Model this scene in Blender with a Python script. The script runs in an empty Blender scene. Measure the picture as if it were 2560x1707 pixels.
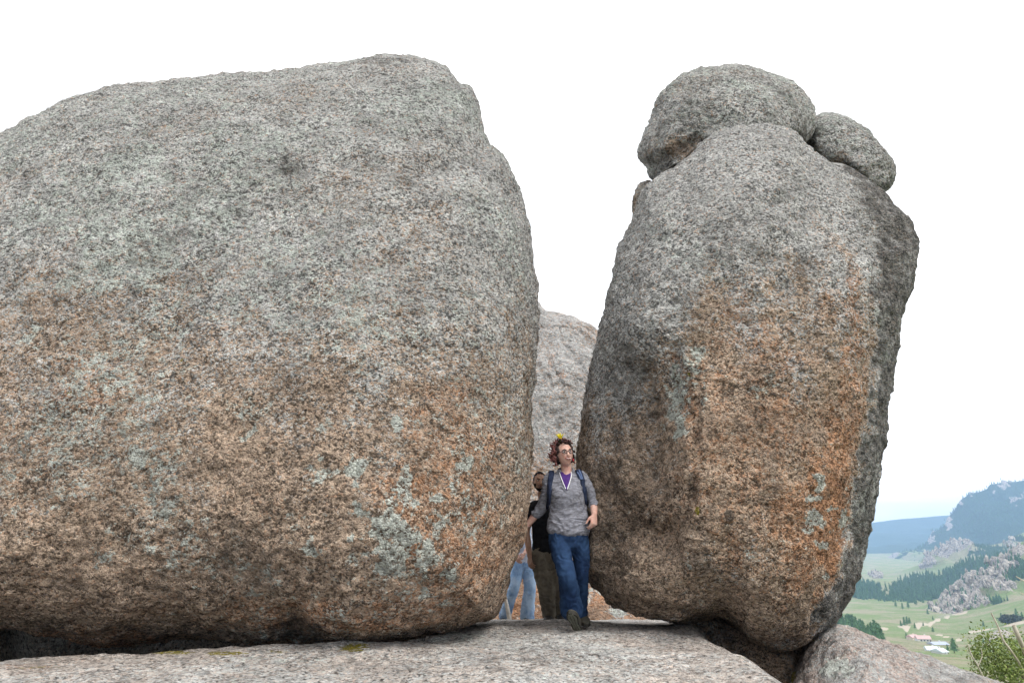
import bpy, bmesh, math, random
import numpy as np
from mathutils import Vector, Matrix
from mathutils.bvhtree import BVHTree

scene = bpy.context.scene
col = scene.collection
random.seed(7)

# ------------------------------------------------------------------ camera
PITCH = math.radians(15.6)
FPX = 1707.0                       # focal length in pixels of a 2560 x 1707 frame (24 mm on 36 mm)
CAMZ = 1.6
cam_data = bpy.data.cameras.new('camera')
cam_data.sensor_width = 36.0
cam_data.lens = 36.0 * FPX / 2560.0
cam_data.clip_start = 0.05
cam_data.clip_end = 30000.0
cam_data.dof.use_dof = True
cam_data.dof.focus_distance = 6.0
cam_data.dof.aperture_fstop = 6.3
cam = bpy.data.objects.new('camera', cam_data)
col.objects.link(cam)
cam.location = (0, 0, CAMZ)
cam.rotation_euler = (math.radians(90) + PITCH, 0, 0)
scene.camera = cam

# ------------------------------------------------------------------ overcast sky
SUN_EL, SUN_AZ = math.radians(50), math.radians(135)      # azimuth from +Y clockwise: high, behind the camera to its right
world = bpy.data.worlds.new('World')
scene.world = world
world.use_nodes = True
wn = world.node_tree
wn.nodes.clear()
w_out = wn.nodes.new('ShaderNodeOutputWorld')
w_bg = wn.nodes.new('ShaderNodeBackground')
w_sky = wn.nodes.new('ShaderNodeTexSky')
w_sky.sky_type = 'NISHITA'
w_sky.sun_disc = False
w_sky.sun_elevation = SUN_EL
w_sky.sun_rotation = SUN_AZ
w_sky.air_density = 1.0
w_sky.dust_density = 2.0
w_co = wn.nodes.new('ShaderNodeTexCoord')
w_map = wn.nodes.new('ShaderNodeMapping')
w_map.inputs['Scale'].default_value = (1.0, 1.0, 3.2)
w_noise = wn.nodes.new('ShaderNodeTexNoise')
w_noise.inputs['Scale'].default_value = 1.7
w_noise.inputs['Detail'].default_value = 5.0
w_ramp = wn.nodes.new('ShaderNodeValToRGB')
w_ramp.color_ramp.elements[0].position = 0.36
w_ramp.color_ramp.elements[0].color = (5.0, 5.15, 5.4, 1)
w_ramp.color_ramp.elements[1].position = 0.54
w_ramp.color_ramp.elements[1].color = (13.0, 13.0, 13.0, 1)
w_mix = wn.nodes.new('ShaderNodeMix')
w_mix.data_type = 'RGBA'
w_mix.inputs['Factor'].default_value = 0.93               # cloud cover over the clear sky
wn.links.new(w_co.outputs['Generated'], w_map.inputs['Vector'])
wn.links.new(w_map.outputs['Vector'], w_noise.inputs['Vector'])
wn.links.new(w_noise.outputs['Fac'], w_ramp.inputs['Fac'])
wn.links.new(w_sky.outputs['Color'], w_mix.inputs['A'])
wn.links.new(w_ramp.outputs['Color'], w_mix.inputs['B'])
wn.links.new(w_mix.outputs['Result'], w_bg.inputs['Color'])
w_bg.inputs['Strength'].default_value = 0.1
wn.links.new(w_bg.outputs['Background'], w_out.inputs['Surface'])

sun_data = bpy.data.lights.new('sun', 'SUN')
sun_data.energy = 1.5
sun_data.angle = math.radians(25)
sun_data.color = (1.0, 0.96, 0.9)
sun = bpy.data.objects.new('sun', sun_data)
col.objects.link(sun)
sdir = Vector((math.sin(SUN_AZ) * math.cos(SUN_EL), math.cos(SUN_AZ) * math.cos(SUN_EL), math.sin(SUN_EL)))
sun.rotation_euler = sdir.to_track_quat('Z', 'Y').to_euler()
sun.location = sdir * 50

vs = scene.view_settings
vs.view_transform = 'Standard'
vs.look = 'None'
vs.gamma = 1.0
vs.use_curve_mapping = False
vs.exposure = 0.9
scene.cycles.use_denoising = True
scene.cycles.max_bounces = 6
scene.cycles.diffuse_bounces = 3
scene.cycles.volume_bounces = 3
scene.cycles.transparent_max_bounces = 6

# ------------------------------------------------------------------ geometry helpers
CP, SP = math.cos(PITCH), math.sin(PITCH)

def at(px, py, Y):
    """world point on the line of sight of a photo pixel, Y metres in front of the viewpoint"""
    v = 853.5 - py
    k = Y / (CP * FPX - SP * v)
    return Vector(((px - 1280.0) * k, Y, CAMZ + (SP * FPX + CP * v) * k))

def at_np(px, py, Y):
    v = 853.5 - np.asarray(py, float)
    k = Y / (CP * FPX - SP * v)
    return np.stack([(np.asarray(px, float) - 1280.0) * k, np.broadcast_to(Y, k.shape) + 0 * k, CAMZ + (SP * FPX + CP * v) * k], -1)

def to_px(P):
    """world -> photo pixel; used to lay out stains, painted shade and hollows when the rocks are modelled"""
    P = np.asarray(P, float)
    x, y, h = P[..., 0], P[..., 1], P[..., 2] - CAMZ
    d = np.maximum(y * CP + h * SP, 1e-3)
    u = -y * SP + h * CP
    return 1280 + FPX * x / d, 853.5 - FPX * u / d

_rs = np.random.RandomState(11)
_perm = np.concatenate([_rs.permutation(256)] * 3).astype(np.int32)
_grad = _rs.normal(size=(256, 3))
_grad /= np.linalg.norm(_grad, axis=1)[:, None]

def perlin(P):
    P = np.asarray(P, np.float64)
    I = np.floor(P).astype(np.int64)
    F = P - I
    I &= 255
    U = F * F * F * (F * (F * 6 - 15) + 10)
    out = 0.0
    for dx in (0, 1):
        wx = U[:, 0] if dx else 1 - U[:, 0]
        ax = _perm[(I[:, 0] + dx) & 255]
        for dy in (0, 1):
            wy = wx * (U[:, 1] if dy else 1 - U[:, 1])
            ay = _perm[ax + ((I[:, 1] + dy) & 255)]
            for dz in (0, 1):
                w = wy * (U[:, 2] if dz else 1 - U[:, 2])
                g = _grad[_perm[ay + ((I[:, 2] + dz) & 255)]]
                out = out + w * (g[:, 0] * (F[:, 0] - dx) + g[:, 1] * (F[:, 1] - dy) + g[:, 2] * (F[:, 2] - dz))
    return out * 1.6

def fbm(P, f, octaves=3, gain=0.5, off=0.0):
    s, a = 0.0, 1.0
    for i in range(octaves):
        s = s + a * perlin(np.asarray(P) * f + off + 17.3 * i)
        f *= 2.03
        a *= gain
    return s

def smooth(a, b, x):
    t = np.clip((x - a) / (b - a), 0, 1)
    return t * t * (3 - 2 * t)

def catmull(pts, n=8, closed=False):
    pts = [np.asarray(p, float) for p in pts]
    N = len(pts)
    out = []
    for i in range(N if closed else N - 1):
        g = lambda k: pts[k % N] if closed else pts[min(max(k, 0), N - 1)]
        p0, p1, p2, p3 = g(i - 1), g(i), g(i + 1), g(i + 2)
        for j in range(n):
            t = j / n
            out.append(0.5 * (2 * p1 + (p2 - p0) * t + (2 * p0 - 5 * p1 + 4 * p2 - p3) * t * t + (3 * p1 - p0 - 3 * p2 + p3) * t ** 3))
    if not closed:
        out.append(pts[-1])
    return np.array(out)

def seg_dist(px, py, line):
    """distance of points to a polyline"""
    d = np.full(np.shape(px), 1e9)
    for (x0, y0), (x1, y1) in zip(line[:-1], line[1:]):
        dx, dy = x1 - x0, y1 - y0
        t = np.clip(((px - x0) * dx + (py - y0) * dy) / (dx * dx + dy * dy + 1e-9), 0, 1)
        d = np.minimum(d, np.hypot(px - x0 - t * dx, py - y0 - t * dy))
    return d

def mesh_np(name, V, F, mat=None, parent=None, smooth_shade=True, attrs=None):
    """one mesh object from numpy arrays; F is an (n,3) or (n,4) index array"""
    me = bpy.data.meshes.new(name)
    F = np.asarray(F, np.int32)
    k = F.shape[1]
    me.vertices.add(len(V))
    me.vertices.foreach_set('co', np.asarray(V, np.float32).ravel())
    me.loops.add(F.size)
    me.loops.foreach_set('vertex_index', F.ravel())
    me.polygons.add(len(F))
    me.polygons.foreach_set('loop_start', np.arange(0, F.size, k, dtype=np.int32))
    me.polygons.foreach_set('use_smooth', np.full(len(F), smooth_shade, bool))
    me.update(calc_edges=True)
    for an, av in (attrs or {}).items():
        a = me.attributes.new(an, 'FLOAT', 'POINT')
        a.data.foreach_set('value', np.asarray(av, np.float32))
    o = bpy.data.objects.new(name, me)
    col.objects.link(o)
    if mat:
        me.materials.append(mat)
    if parent:
        o.parent = parent
    return o

def grid_faces(nu, nv, wrap_u=False):
    """quads of a grid with index v * nu + u"""
    uu = np.arange(nu if wrap_u else nu - 1)
    vv = np.arange(nv - 1)
    a, b = np.meshgrid(uu, vv)
    a2 = (a + 1) % nu
    return np.stack([b * nu + a, b * nu + a2, (b + 1) * nu + a2, (b + 1) * nu + a], -1).reshape(-1, 4)

def normals_np(V, F):
    N = np.zeros_like(V)
    n = np.cross(V[F[:, 2]] - V[F[:, 0]], V[F[:, -1]] - V[F[:, 1]]) if F.shape[1] == 4 else np.cross(V[F[:, 1]] - V[F[:, 0]], V[F[:, 2]] - V[F[:, 0]])
    for k in range(F.shape[1]):
        for c in range(3):
            N[:, c] += np.bincount(F[:, k], n[:, c], len(V))
    return N / (np.linalg.norm(N, axis=1)[:, None] + 1e-12)

def tag(o, label, category, group=None, kind=None):
    o['label'] = label
    o['category'] = category
    if group:
        o['group'] = group
    if kind:
        o['kind'] = kind
    return o

def structure(o, label=None):
    o['kind'] = 'structure'
    if label:
        o['label'] = label
    return o

# ------------------------------------------------------------------ material helpers
class NT:
    def __init__(self, name):
        self.m = bpy.data.materials.new(name)
        self.m.use_nodes = True
        self.t = self.m.node_tree
        self.t.nodes.clear()
        self.out = self.t.nodes.new('ShaderNodeOutputMaterial')
        self.b = self.t.nodes.new('ShaderNodeBsdfPrincipled')
        self.t.links.new(self.b.outputs[0], self.out.inputs['Surface'])
    def n(self, typ, **kw):
        x = self.t.nodes.new(typ)
        for k, v in kw.items():
            if hasattr(x, k) and k not in x.inputs:
                setattr(x, k, v)
            else:
                self.set(x, k, v)
        return x
    def set(self, x, k, v):
        if hasattr(v, 'is_output'):
            self.t.links.new(v, x.inputs[k])
        else:
            x.inputs[k].default_value = v
    def coord(self, scale=(1, 1, 1)):
        c = self.n('ShaderNodeTexCoord')
        mp = self.n('ShaderNodeMapping', Vector=c.outputs['Object'], Scale=scale)
        return mp.outputs[0]
    def noise(self, vec, scale, detail=3.0, rough=0.55, dist=0.0):
        x = self.n('ShaderNodeTexNoise', Vector=vec, Scale=scale, Detail=detail, Roughness=rough, Distortion=dist)
        return x.outputs['Fac']
    def math(self, op, a, b=0.0, c=0.0, clamp=False):
        x = self.t.nodes.new('ShaderNodeMath')
        x.operation = op
        x.use_clamp = clamp
        for i, v in enumerate((a, b, c)):
            self.set(x, i, v)
        return x.outputs[0]
    def ramp(self, fac, stops, interp='LINEAR'):
        x = self.t.nodes.new('ShaderNodeValToRGB')
        x.color_ramp.interpolation = interp
        e = x.color_ramp.elements
        while len(e) < len(stops):
            e.new(0.5)
        for el, (p, c) in zip(e, stops):
            el.position = p
            el.color = (c, c, c, 1) if isinstance(c, (int, float)) else (*c, 1)
        self.set(x, 'Fac', fac)
        return x.outputs['Color']
    def step(self, fac, a, b):
        x = self.t.nodes.new('ShaderNodeMapRange')
        x.interpolation_type = 'SMOOTHSTEP'
        self.set(x, 'Value', fac)
        x.inputs['From Min'].default_value = a
        x.inputs['From Max'].default_value = b
        return x.outputs[0]
    def mix(self, f, a, b, blend='MIX'):
        x = self.t.nodes.new('ShaderNodeMix')
        x.data_type = 'RGBA'
        x.blend_type = blend
        self.set(x, 'Factor', f)
        for k, v in (('A', a), ('B', b)):
            self.set(x, k, (*v, 1) if isinstance(v, tuple) and len(v) == 3 else v)
        return x.outputs['Result']
    def attr(self, name):
        return self.n('ShaderNodeAttribute', attribute_name=name).outputs['Fac']
    def bump(self, h, strength, dist, normal=None):
        x = self.n('ShaderNodeBump', Height=h, Strength=strength, Distance=dist)
        if normal is not None:
            self.set(x, 'Normal', normal)
        return x.outputs[0]
    def done(self, color, rough=0.85, normal=None, spec=0.25):
        self.set(self.b, 'Base Color', (*color, 1) if isinstance(color, tuple) else color)
        self.set(self.b, 'Roughness', rough)
        self.b.inputs['Specular IOR Level'].default_value = spec
        if normal is not None:
            self.set(self.b, 'Normal', normal)
        return self.m

def plain(name, c, rough=0.8, var=0.18, scale=30.0, bump=0.0, bscale=200.0, spec=0.25, metallic=0.0):
    """a simple material with some tonal variation"""
    t = NT(name)
    v = t.coord()
    f = t.noise(v, scale, 4)
    k = t.ramp(f, [(0.25, tuple(x * (1 - var) for x in c)), (0.75, tuple(min(1, x * (1 + var)) for x in c))])
    nm = t.bump(t.noise(v, bscale, 2), 0.5, bump) if bump else None
    t.b.inputs['Metallic'].default_value = metallic
    return t.done(k, rough, nm, spec)
# ------------------------------------------------------------------ granite
def granite(name, grain=64.0, tan=(0.42, 0.315, 0.235), grey=(0.49, 0.48, 0.46), rust=(0.44, 0.22, 0.115), pale=(0.53, 0.535, 0.50),
            lichen=(0.56, 0.595, 0.54), mute=0.0, bump=1.0, flat=(1, 1, 1.12), flecks=0.2, salmon=0.75):
    """coarse weathered granite: every grain takes its own mineral or lichen tone; stains and painted shade come from the mesh"""
    t = NT(name)
    v0 = t.coord(flat)
    warp = t.n('ShaderNodeTexNoise', Vector=v0, Scale=grain * 0.8, Detail=2.0)
    wv = t.n('ShaderNodeVectorMath', operation='MULTIPLY_ADD')
    t.t.links.new(warp.outputs['Color'], wv.inputs[0])
    wv.inputs[1].default_value = (1.3 / grain,) * 3
    t.t.links.new(v0, wv.inputs[2])
    v = wv.outputs[0]
    vor = t.n('ShaderNodeTexVoronoi', Vector=v, Scale=grain)
    sep = t.n('ShaderNodeSeparateColor', Color=vor.outputs['Color'])
    r, r2, r3 = sep.outputs[0], sep.outputs[1], sep.outputs[2]
    fine = t.noise(v0, grain * 1.5, 3, 0.7)
    mid = t.noise(v0, grain * 0.30, 4, 0.68)
    patch = t.noise(v0, 6.0, 5, 0.66)
    big = t.noise(v0, 1.6, 4, 0.6)
    sub = lambda x, k: t.math('MULTIPLY', t.math('SUBTRACT', x, 0.5), k)
    g = t.math('ADD', t.math('ADD', t.math('MULTIPLY', r, 0.5), sub(fine, 0.75)), sub(mid, 1.0))
    calm = t.n('ShaderNodeMapRange', Value=t.noise(v0, 2.6, 4, 0.6))
    for k_, x_ in (('From Min', 0.3), ('From Max', 0.7), ('To Min', 0.5), ('To Max', 1.3)):
        calm.inputs[k_].default_value = x_
    g = t.math('MULTIPLY_ADD', t.math('SUBTRACT', g, 0.27), calm.outputs[0], 0.27)
    def family(c, lo, hi):
        lo, hi = lo + (1 - lo) * mute, hi + (1 - hi) * mute
        return t.ramp(g, [(0.0, tuple(x * lo for x in c)), (0.10, tuple(x * (0.55 * lo + 0.28 + 0.17 * mute) for x in c)), (0.26, c), (0.56, tuple(min(0.85, x * hi) for x in c))])
    c_tan = family(tan, 0.27, 1.62)
    c_grey = family(grey, 0.25, 1.5)
    c_rust = family(rust, 0.3, 1.62)
    # weathered grey grains among the fresh ones: the share follows the attribute
    share = t.math('ADD', t.attr('grey'), t.math('ADD', sub(patch, 1.5), sub(big, 0.5)))
    m_grey = t.step(t.math('ADD', share, sub(r2, 0.75)), 0.22, 0.72)
    c = t.mix(m_grey, c_tan, c_grey)
    m_rust = t.step(t.math('ADD', t.attr('rust'), t.math('ADD', sub(t.noise(v0, 8.0, 5, 0.68), 1.2), sub(r3, 0.5))), 0.28, 0.85)
    c = t.mix(t.math('MULTIPLY', m_rust, 0.85), c, c_rust)
    # a few salmon feldspar crystals
    m_f = t.math('MULTIPLY', t.step(r3, 0.90, 0.93), t.step(g, 0.1, 0.3))
    c = t.mix(t.math('MULTIPLY', m_f, salmon), c, (0.52, 0.32, 0.21))
    # crustose lichen: pale flecks everywhere, closed crusts where the attribute is high
    a_l = t.attr('lichen')
    ln = t.math('ADD', a_l, t.math('ADD', sub(t.noise(v0, 10.0, 6, 0.74), 2.3), sub(r2, 0.35)))
    m_l = t.math('MULTIPLY', t.step(ln, 0.5, 0.72), t.step(t.math('ADD', g, t.math('MULTIPLY', a_l, 0.12)), 0.06, 0.3))
    c_l = t.mix(t.step(g, 0.1, 0.6), tuple(x * 0.62 for x in lichen), tuple(min(0.8, x * 1.3) for x in lichen))
    c = t.mix(t.math('MULTIPLY', m_l, 0.9), c, c_l)
    # black stain and lichen, dark undersides, and shade painted on the tall boulder's flank
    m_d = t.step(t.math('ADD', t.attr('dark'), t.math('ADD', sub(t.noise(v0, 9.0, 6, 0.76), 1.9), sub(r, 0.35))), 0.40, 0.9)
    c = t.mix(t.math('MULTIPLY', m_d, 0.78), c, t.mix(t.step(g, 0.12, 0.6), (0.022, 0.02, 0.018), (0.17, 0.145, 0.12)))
    m_k = t.step(t.noise(v0, grain * 0.55, 2, 0.5), 0.5 + flecks * 1.2, 0.57 + flecks * 1.2)
    c = t.mix(t.math('MULTIPLY', m_k, 0.8), c, (0.045, 0.04, 0.036))
    m_y = t.step(t.math('ADD', t.attr('moss'), sub(t.noise(v0, 30.0, 5, 0.75), 2.6)), 0.5, 0.85)
    c = t.mix(m_y, c, t.mix(t.step(fine, 0.35, 0.65), (0.10, 0.085, 0.012), (0.30, 0.25, 0.03)))
    c = t.mix(1.0, c, t.ramp(big, [(0.3, 0.84), (0.7, 1.14)]), 'MULTIPLY')
    c = t.mix(1.0, c, t.ramp(t.noise(v0, 4.2, 4, 0.62, 0.4), [(0.3, 0.72), (0.5, 1.0), (0.72, 1.22)]), 'MULTIPLY')
    h = t.math('ADD', t.math('MULTIPLY', t.math('SUBTRACT', 1.0, vor.outputs['Distance']), 0.4), t.math('MULTIPLY', fine, 0.45))
    h = t.math('ADD', h, t.math('MULTIPLY', mid, 1.9))
    nm = t.bump(h, 1.0, 0.058 * bump * 72.0 / grain)
    return t.done(c, 0.92, nm, 0.15)

GRANITE = granite('granite')
GRANITE_FAR = granite('granite_far', grain=24.0, tan=(0.36, 0.25, 0.18), grey=(0.40, 0.39, 0.38), mute=0.45, bump=0.5, flecks=0.2)
GRANITE_SLAB = granite('granite_slab', grain=55.0, tan=(0.46, 0.405, 0.36), grey=(0.49, 0.485, 0.465), salmon=0.25, mute=0.3, bump=0.5, flat=(1, 1, 1.0), flecks=0.075)

def polar(outline, c, Y0, n):
    """closed photo outline -> radius by angle in the upright plane at distance Y0"""
    W = at_np(outline[:, 0], outline[:, 1], Y0)
    C = np.array(at(c[0], c[1], Y0))
    D = W - C
    # densify edges so the angle sampling is even
    D = np.concatenate([D[i] + (D[(i + 1) % len(D)] - D[i]) * np.linspace(0, 1, 6, endpoint=False)[:, None] for i in range(len(D))])
    a = np.arctan2(D[:, 2], D[:, 0]) % (2 * np.pi)
    r = np.hypot(D[:, 0], D[:, 2])
    o = np.argsort(a)
    th = np.arange(n) / n * 2 * np.pi
    return C, th, np.interp(th, np.concatenate([a[o] - 2 * np.pi, a[o], a[o] + 2 * np.pi]), np.tile(r[o], 3))

def boulder(name, outline, c, Y0, Df, Db, e=0.65, lean=0.2, nt=700, nf=260, nb=60, seed=0.0, rough=1.0, relief=None, paint=None, mat=None, sub=6):
    """a closed rock: its outline, its thickness front and back, its lean, then relief and weathering"""
    ol = catmull(outline, sub, closed=True)
    C, th, R = polar(ol, c, Y0, nt)
    # profile from the front pole to the back pole
    pf = np.linspace(0, 0.5, nf) ** 0.9
    pf = pf / pf[-1] * 0.5
    ph = np.concatenate([pf, np.linspace(0.5, 1, nb + 1)[1:]]) * np.pi
    S = np.abs(np.sin(ph)) ** e
    S[0] = 0.0004
    S[-1] = 0.0004
    K = np.sign(np.cos(ph)) * np.abs(np.cos(ph)) ** e
    Yo = np.where(K > 0, -Df * K, -Db * K)
    # thickness first, then the outline is carried along the depth so that the widest ring meets it
    dx = S[:, None] * (R * np.cos(th))[None]
    dz = S[:, None] * (R * np.sin(th))[None]
    Y = Y0 + Yo[:, None] + lean * dz
    X = (C[0] + dx) * (Y / Y0)
    Z = CAMZ + (C[2] + dz - CAMZ) * (Y / Y0)
    V = np.stack([X, Y, Z], -1).reshape(-1, 3)
    F = grid_faces(nt, len(ph), True)
    N = normals_np(V, F)
    if np.mean(np.sum(N * (V - V.mean(0)), 1)) < 0:
        F = F[:, ::-1]
        N = -N
    px, py = to_px(V)
    front = smooth(0.02, 0.34, -np.sum(N * (V - np.array([0, 0, CAMZ])), 1) / np.linalg.norm(V - np.array([0, 0, CAMZ]), axis=1))
    if relief is not None:
        V = V + N * (relief(px, py, V) * front)[:, None]
        N = normals_np(V, F)
        px, py = to_px(V)
    d = 0.06 * fbm(V, 0.9, 3, 0.5, seed) + 0.026 * fbm(V, 5.0, 2, 0.5, seed + 5) - 0.016 * np.abs(fbm(V, 8.0, 2, 0.5, seed + 15))
    fl = fbm(V, 17.0, 2, 0.6, seed + 9)
    d = d + 0.012 * fl + 0.008 * np.abs(perlin(V * 34.0 + seed))
    V = V + N * (d * rough)[:, None]
    at_ = {k: np.zeros(len(V)) for k in ('grey', 'rust', 'lichen', 'dark', 'moss')}
    if paint is not None:
        paint(at_, px, py, V, N)
    o = mesh_np(name, V, F, mat or GRANITE, attrs=at_)
    return o

def blob(px, py, V, items, seed=0.0, warp=0.35, freq=3.0):
    """soft warped patches: (x, y, rx, ry, strength)"""
    n = fbm(V, freq, 4, 0.6, seed)
    n2 = fbm(V, freq, 4, 0.6, seed + 31)
    out = np.zeros(len(V))
    for x, y, rx, ry, s in items:
        m = np.hypot((px - x) / rx + warp * n, (py - y) / ry + warp * n2)
        out = np.maximum(out, s * (1 - smooth(0.45, 1.1, m)))
    return out

# ---- big boulder
def big_relief(px, py, V):
    d = 0.0
    d = d + 0.10 * np.exp(-((px - 900) / 260) ** 2 - ((py - 1150) / 330) ** 2)
    d = d + 0.03 * np.exp(-((px - 250) / 300) ** 2 - ((py - 1500) / 70) ** 2)
    d = d - 0.07 * np.exp(-((px - 720) / 70) ** 2 - ((py - 1540) / 45) ** 2)
    d = d + 0.06 * np.exp(-((px - 1160) / 90) ** 2 - ((py - 300) / 160) ** 2)
    return d

def big_paint(A, px, py, V, N):
    big = fbm(V, 0.8, 3, 0.5, 3)
    up = smooth(1500, 250, py + 220 * big + 190 * fbm(V * np.array([1.0, 1.0, 0.35]), 2.0, 3, 0.55, 69))
    A['grey'] = -0.15 + 1.17 * up + 0.42 * big
    A['grey'] += 0.3 * smooth(1050, 1300, px) * smooth(1150, 600, py)
    A['rust'] = 0.1 * smooth(700, 1300, py) + blob(px, py, V, [(1120, 1300, 220, 280, 0.46), (1100, 1050, 140, 150, 0.36), (800, 1540, 420, 60, 0.42), (220, 950, 130, 130, 0.35),
                                 (1050, 1500, 220, 90, 0.35), (60, 1150, 120, 200, 0.2), (230, 1600, 260, 50, 0.4), (950, 600, 130, 120, 0.16)], 2)
    A['lichen'] = np.maximum(0.32 + 0.3 * big + 0.12 * smooth(1250, 500, py), blob(px, py, V, [
        (330, 620, 200, 120, 0.72), (340, 400, 110, 90, 0.72), (230, 700, 120, 60, 0.66), (440, 520, 90, 60, 0.62), (560, 250, 120, 60, 0.5), (820, 640, 200, 120, 0.5), (620, 780, 200, 100, 0.5), (340, 1000, 110, 60, 0.55),
        (240, 900, 120, 120, 0.45), (80, 850, 60, 50, 0.6), (620, 1000, 150, 80, 0.45)], 8))
    A['lichen'] = np.maximum(A['lichen'], blob(px, py, V, [
        (875, 1175, 42, 42, 1.0), (800, 1180, 50, 40, 0.7), (985, 1345, 80, 110, 0.98), (1010, 1210, 40, 60, 0.8), (1085, 1240, 24, 25, 0.9), (1100, 1300, 30, 35, 0.8),
        (1160, 1165, 32, 32, 0.85), (1115, 1440, 28, 20, 1.0), (1070, 1475, 30, 18, 0.95), (1110, 1500, 26, 18, 0.9), (1060, 1390, 30, 50, 0.8), (790, 1365, 40, 35, 0.8),
        (1000, 1050, 30, 26, 0.85), (820, 1060, 40, 30, 0.75), (350, 1150, 50, 70, 0.7), (150, 1240, 60, 40, 0.6), (620, 1085, 30, 30, 0.8), (940, 1290, 60, 40, 0.9), (1000, 1420, 40, 40, 0.9), (1090, 1345, 14, 30, 0.8), (740, 1300, 50, 30, 0.55), (470, 1290, 60, 40, 0.5), (250, 1400, 60, 30, 0.5), (1200, 1130, 30, 40, 0.6), (1180, 1260, 16, 14, 0.8)], 12, 0.75, 8.0))
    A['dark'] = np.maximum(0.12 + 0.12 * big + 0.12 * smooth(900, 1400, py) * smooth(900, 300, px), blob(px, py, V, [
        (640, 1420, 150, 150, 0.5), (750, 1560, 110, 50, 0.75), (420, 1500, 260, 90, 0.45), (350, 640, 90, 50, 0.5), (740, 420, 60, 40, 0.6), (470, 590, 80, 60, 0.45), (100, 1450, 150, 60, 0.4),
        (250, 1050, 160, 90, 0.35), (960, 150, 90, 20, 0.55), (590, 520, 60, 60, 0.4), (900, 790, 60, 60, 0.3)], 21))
    A['moss'] = np.where(fbm(V, 9.0, 2, 0.5, 44) > 0.92, 0.55, 0.0) * smooth(250, 500, py) * smooth(1300, 1000, py)

big_outline = [(1234, 1541), (1258, 1497), (1272, 1449), (1289, 1384), (1310, 1329), (1320, 1253), (1323, 1163), (1326, 1060), (1334, 930), (1338, 750), (1333, 680), (1325, 600), (1316, 550), (1296, 480),
               (1276, 430), (1257, 393), (1222, 366), (1205, 330), (1198, 300), (1190, 262), (1172, 223), (1146, 213), (1122, 176), (1090, 158), (1010, 141), (960, 137), (900, 145), (830, 159), (700, 174), (600, 184),
               (430, 200), (300, 219), (170, 245), (90, 285), (0, 335), (-150, 440), (-320, 640), (-420, 900), (-430, 1150), (-450, 1400), (-420, 1560), (-260, 1620), (-100, 1592), (0, 1577), (130, 1590), (250, 1607), (350, 1600),
               (500, 1597), (600, 1603), (700, 1607), (800, 1604), (900, 1607), (1000, 1601), (1080, 1582), (1150, 1563), (1200, 1550)]
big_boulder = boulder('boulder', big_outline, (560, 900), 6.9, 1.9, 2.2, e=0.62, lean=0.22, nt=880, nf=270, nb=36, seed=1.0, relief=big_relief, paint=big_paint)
tag(big_boulder, 'huge rounded grey granite boulder with lichen, broader of the two flanking the walkers', 'boulder')

# ---- tall boulder
edge_line = [(2030, 380), (2095, 430), (2135, 480), (2160, 530), (2172, 610), (2175, 760), (2168, 920), (2150, 1090), (2133, 1230), (2112, 1350), (2075, 1450), (2030, 1520)]
def tall_relief(px, py, V):
    ex = np.interp(py, [p[1] for p in edge_line], [p[0] for p in edge_line])
    d = -0.24 * smooth(-12, 26, px - ex) * smooth(380, 460, py) * smooth(1640, 1480, py) - 0.05 * smooth(0, 22, px - ex) * smooth(420, 520, py) * smooth(1150, 800, py)
    # hollow on the side towards the gap, with the ledge under it
    d = d - 0.29 * np.exp(-((px - 1590) / 100) ** 2) * smooth(800, 960, py) * smooth(1500, 1330, py)
    d = d - 0.16 * smooth(1760, 1640, px) * smooth(850, 1000, py) * smooth(1540, 1400, py)
    d = d - 0.24 * np.exp(-((px - 1500) / 55) ** 2 - ((py - 1330) / 110) ** 2)
    d = d + 0.13 * np.exp(-((px - 1590) / 90) ** 2 - ((py - 1290) / 85) ** 2)
    d = d + 0.12 * np.exp(-((px - 1600) / 90) ** 2 - ((py - 1450) / 60) ** 2)
    dl = seg_dist(px, py, [(1660, 1210), (1600, 1290), (1560, 1350), (1640, 1370), (1700, 1330)])
    d = d - 0.045 * np.exp(-(dl / 20) ** 2)
    dl = seg_dist(px, py, [(1690, 860), (1680, 960), (1745, 1060), (1740, 1180), (1725, 1300)])
    d = d - 0.035 * np.exp(-(dl / 10) ** 2)
    dl = seg_dist(px, py, [(1745, 920), (1742, 1010), (1750, 1100)])
    d = d - 0.03 * np.exp(-(dl / 6) ** 2)
    d = d + 0.10 * np.exp(-((px - 1860) / 130) ** 2 - ((py - 560) / 150) ** 2)
    d = d + 0.05 * np.exp(-((px - 1945) / 16) ** 2 - ((py - 490) / 14) ** 2) - 0.05 * np.exp(-((px - 1935) / 22) ** 2 - ((py - 515) / 12) ** 2)
    d = d + 0.05 * np.exp(-((px - 1822) / 12) ** 2 - ((py - 1289) / 11) ** 2)
    # arch worn under the base
    d = d - 0.04 * np.exp(-((px - 1780) / 60) ** 2 - ((py - 1560) / 26) ** 2)
    return d

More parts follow.
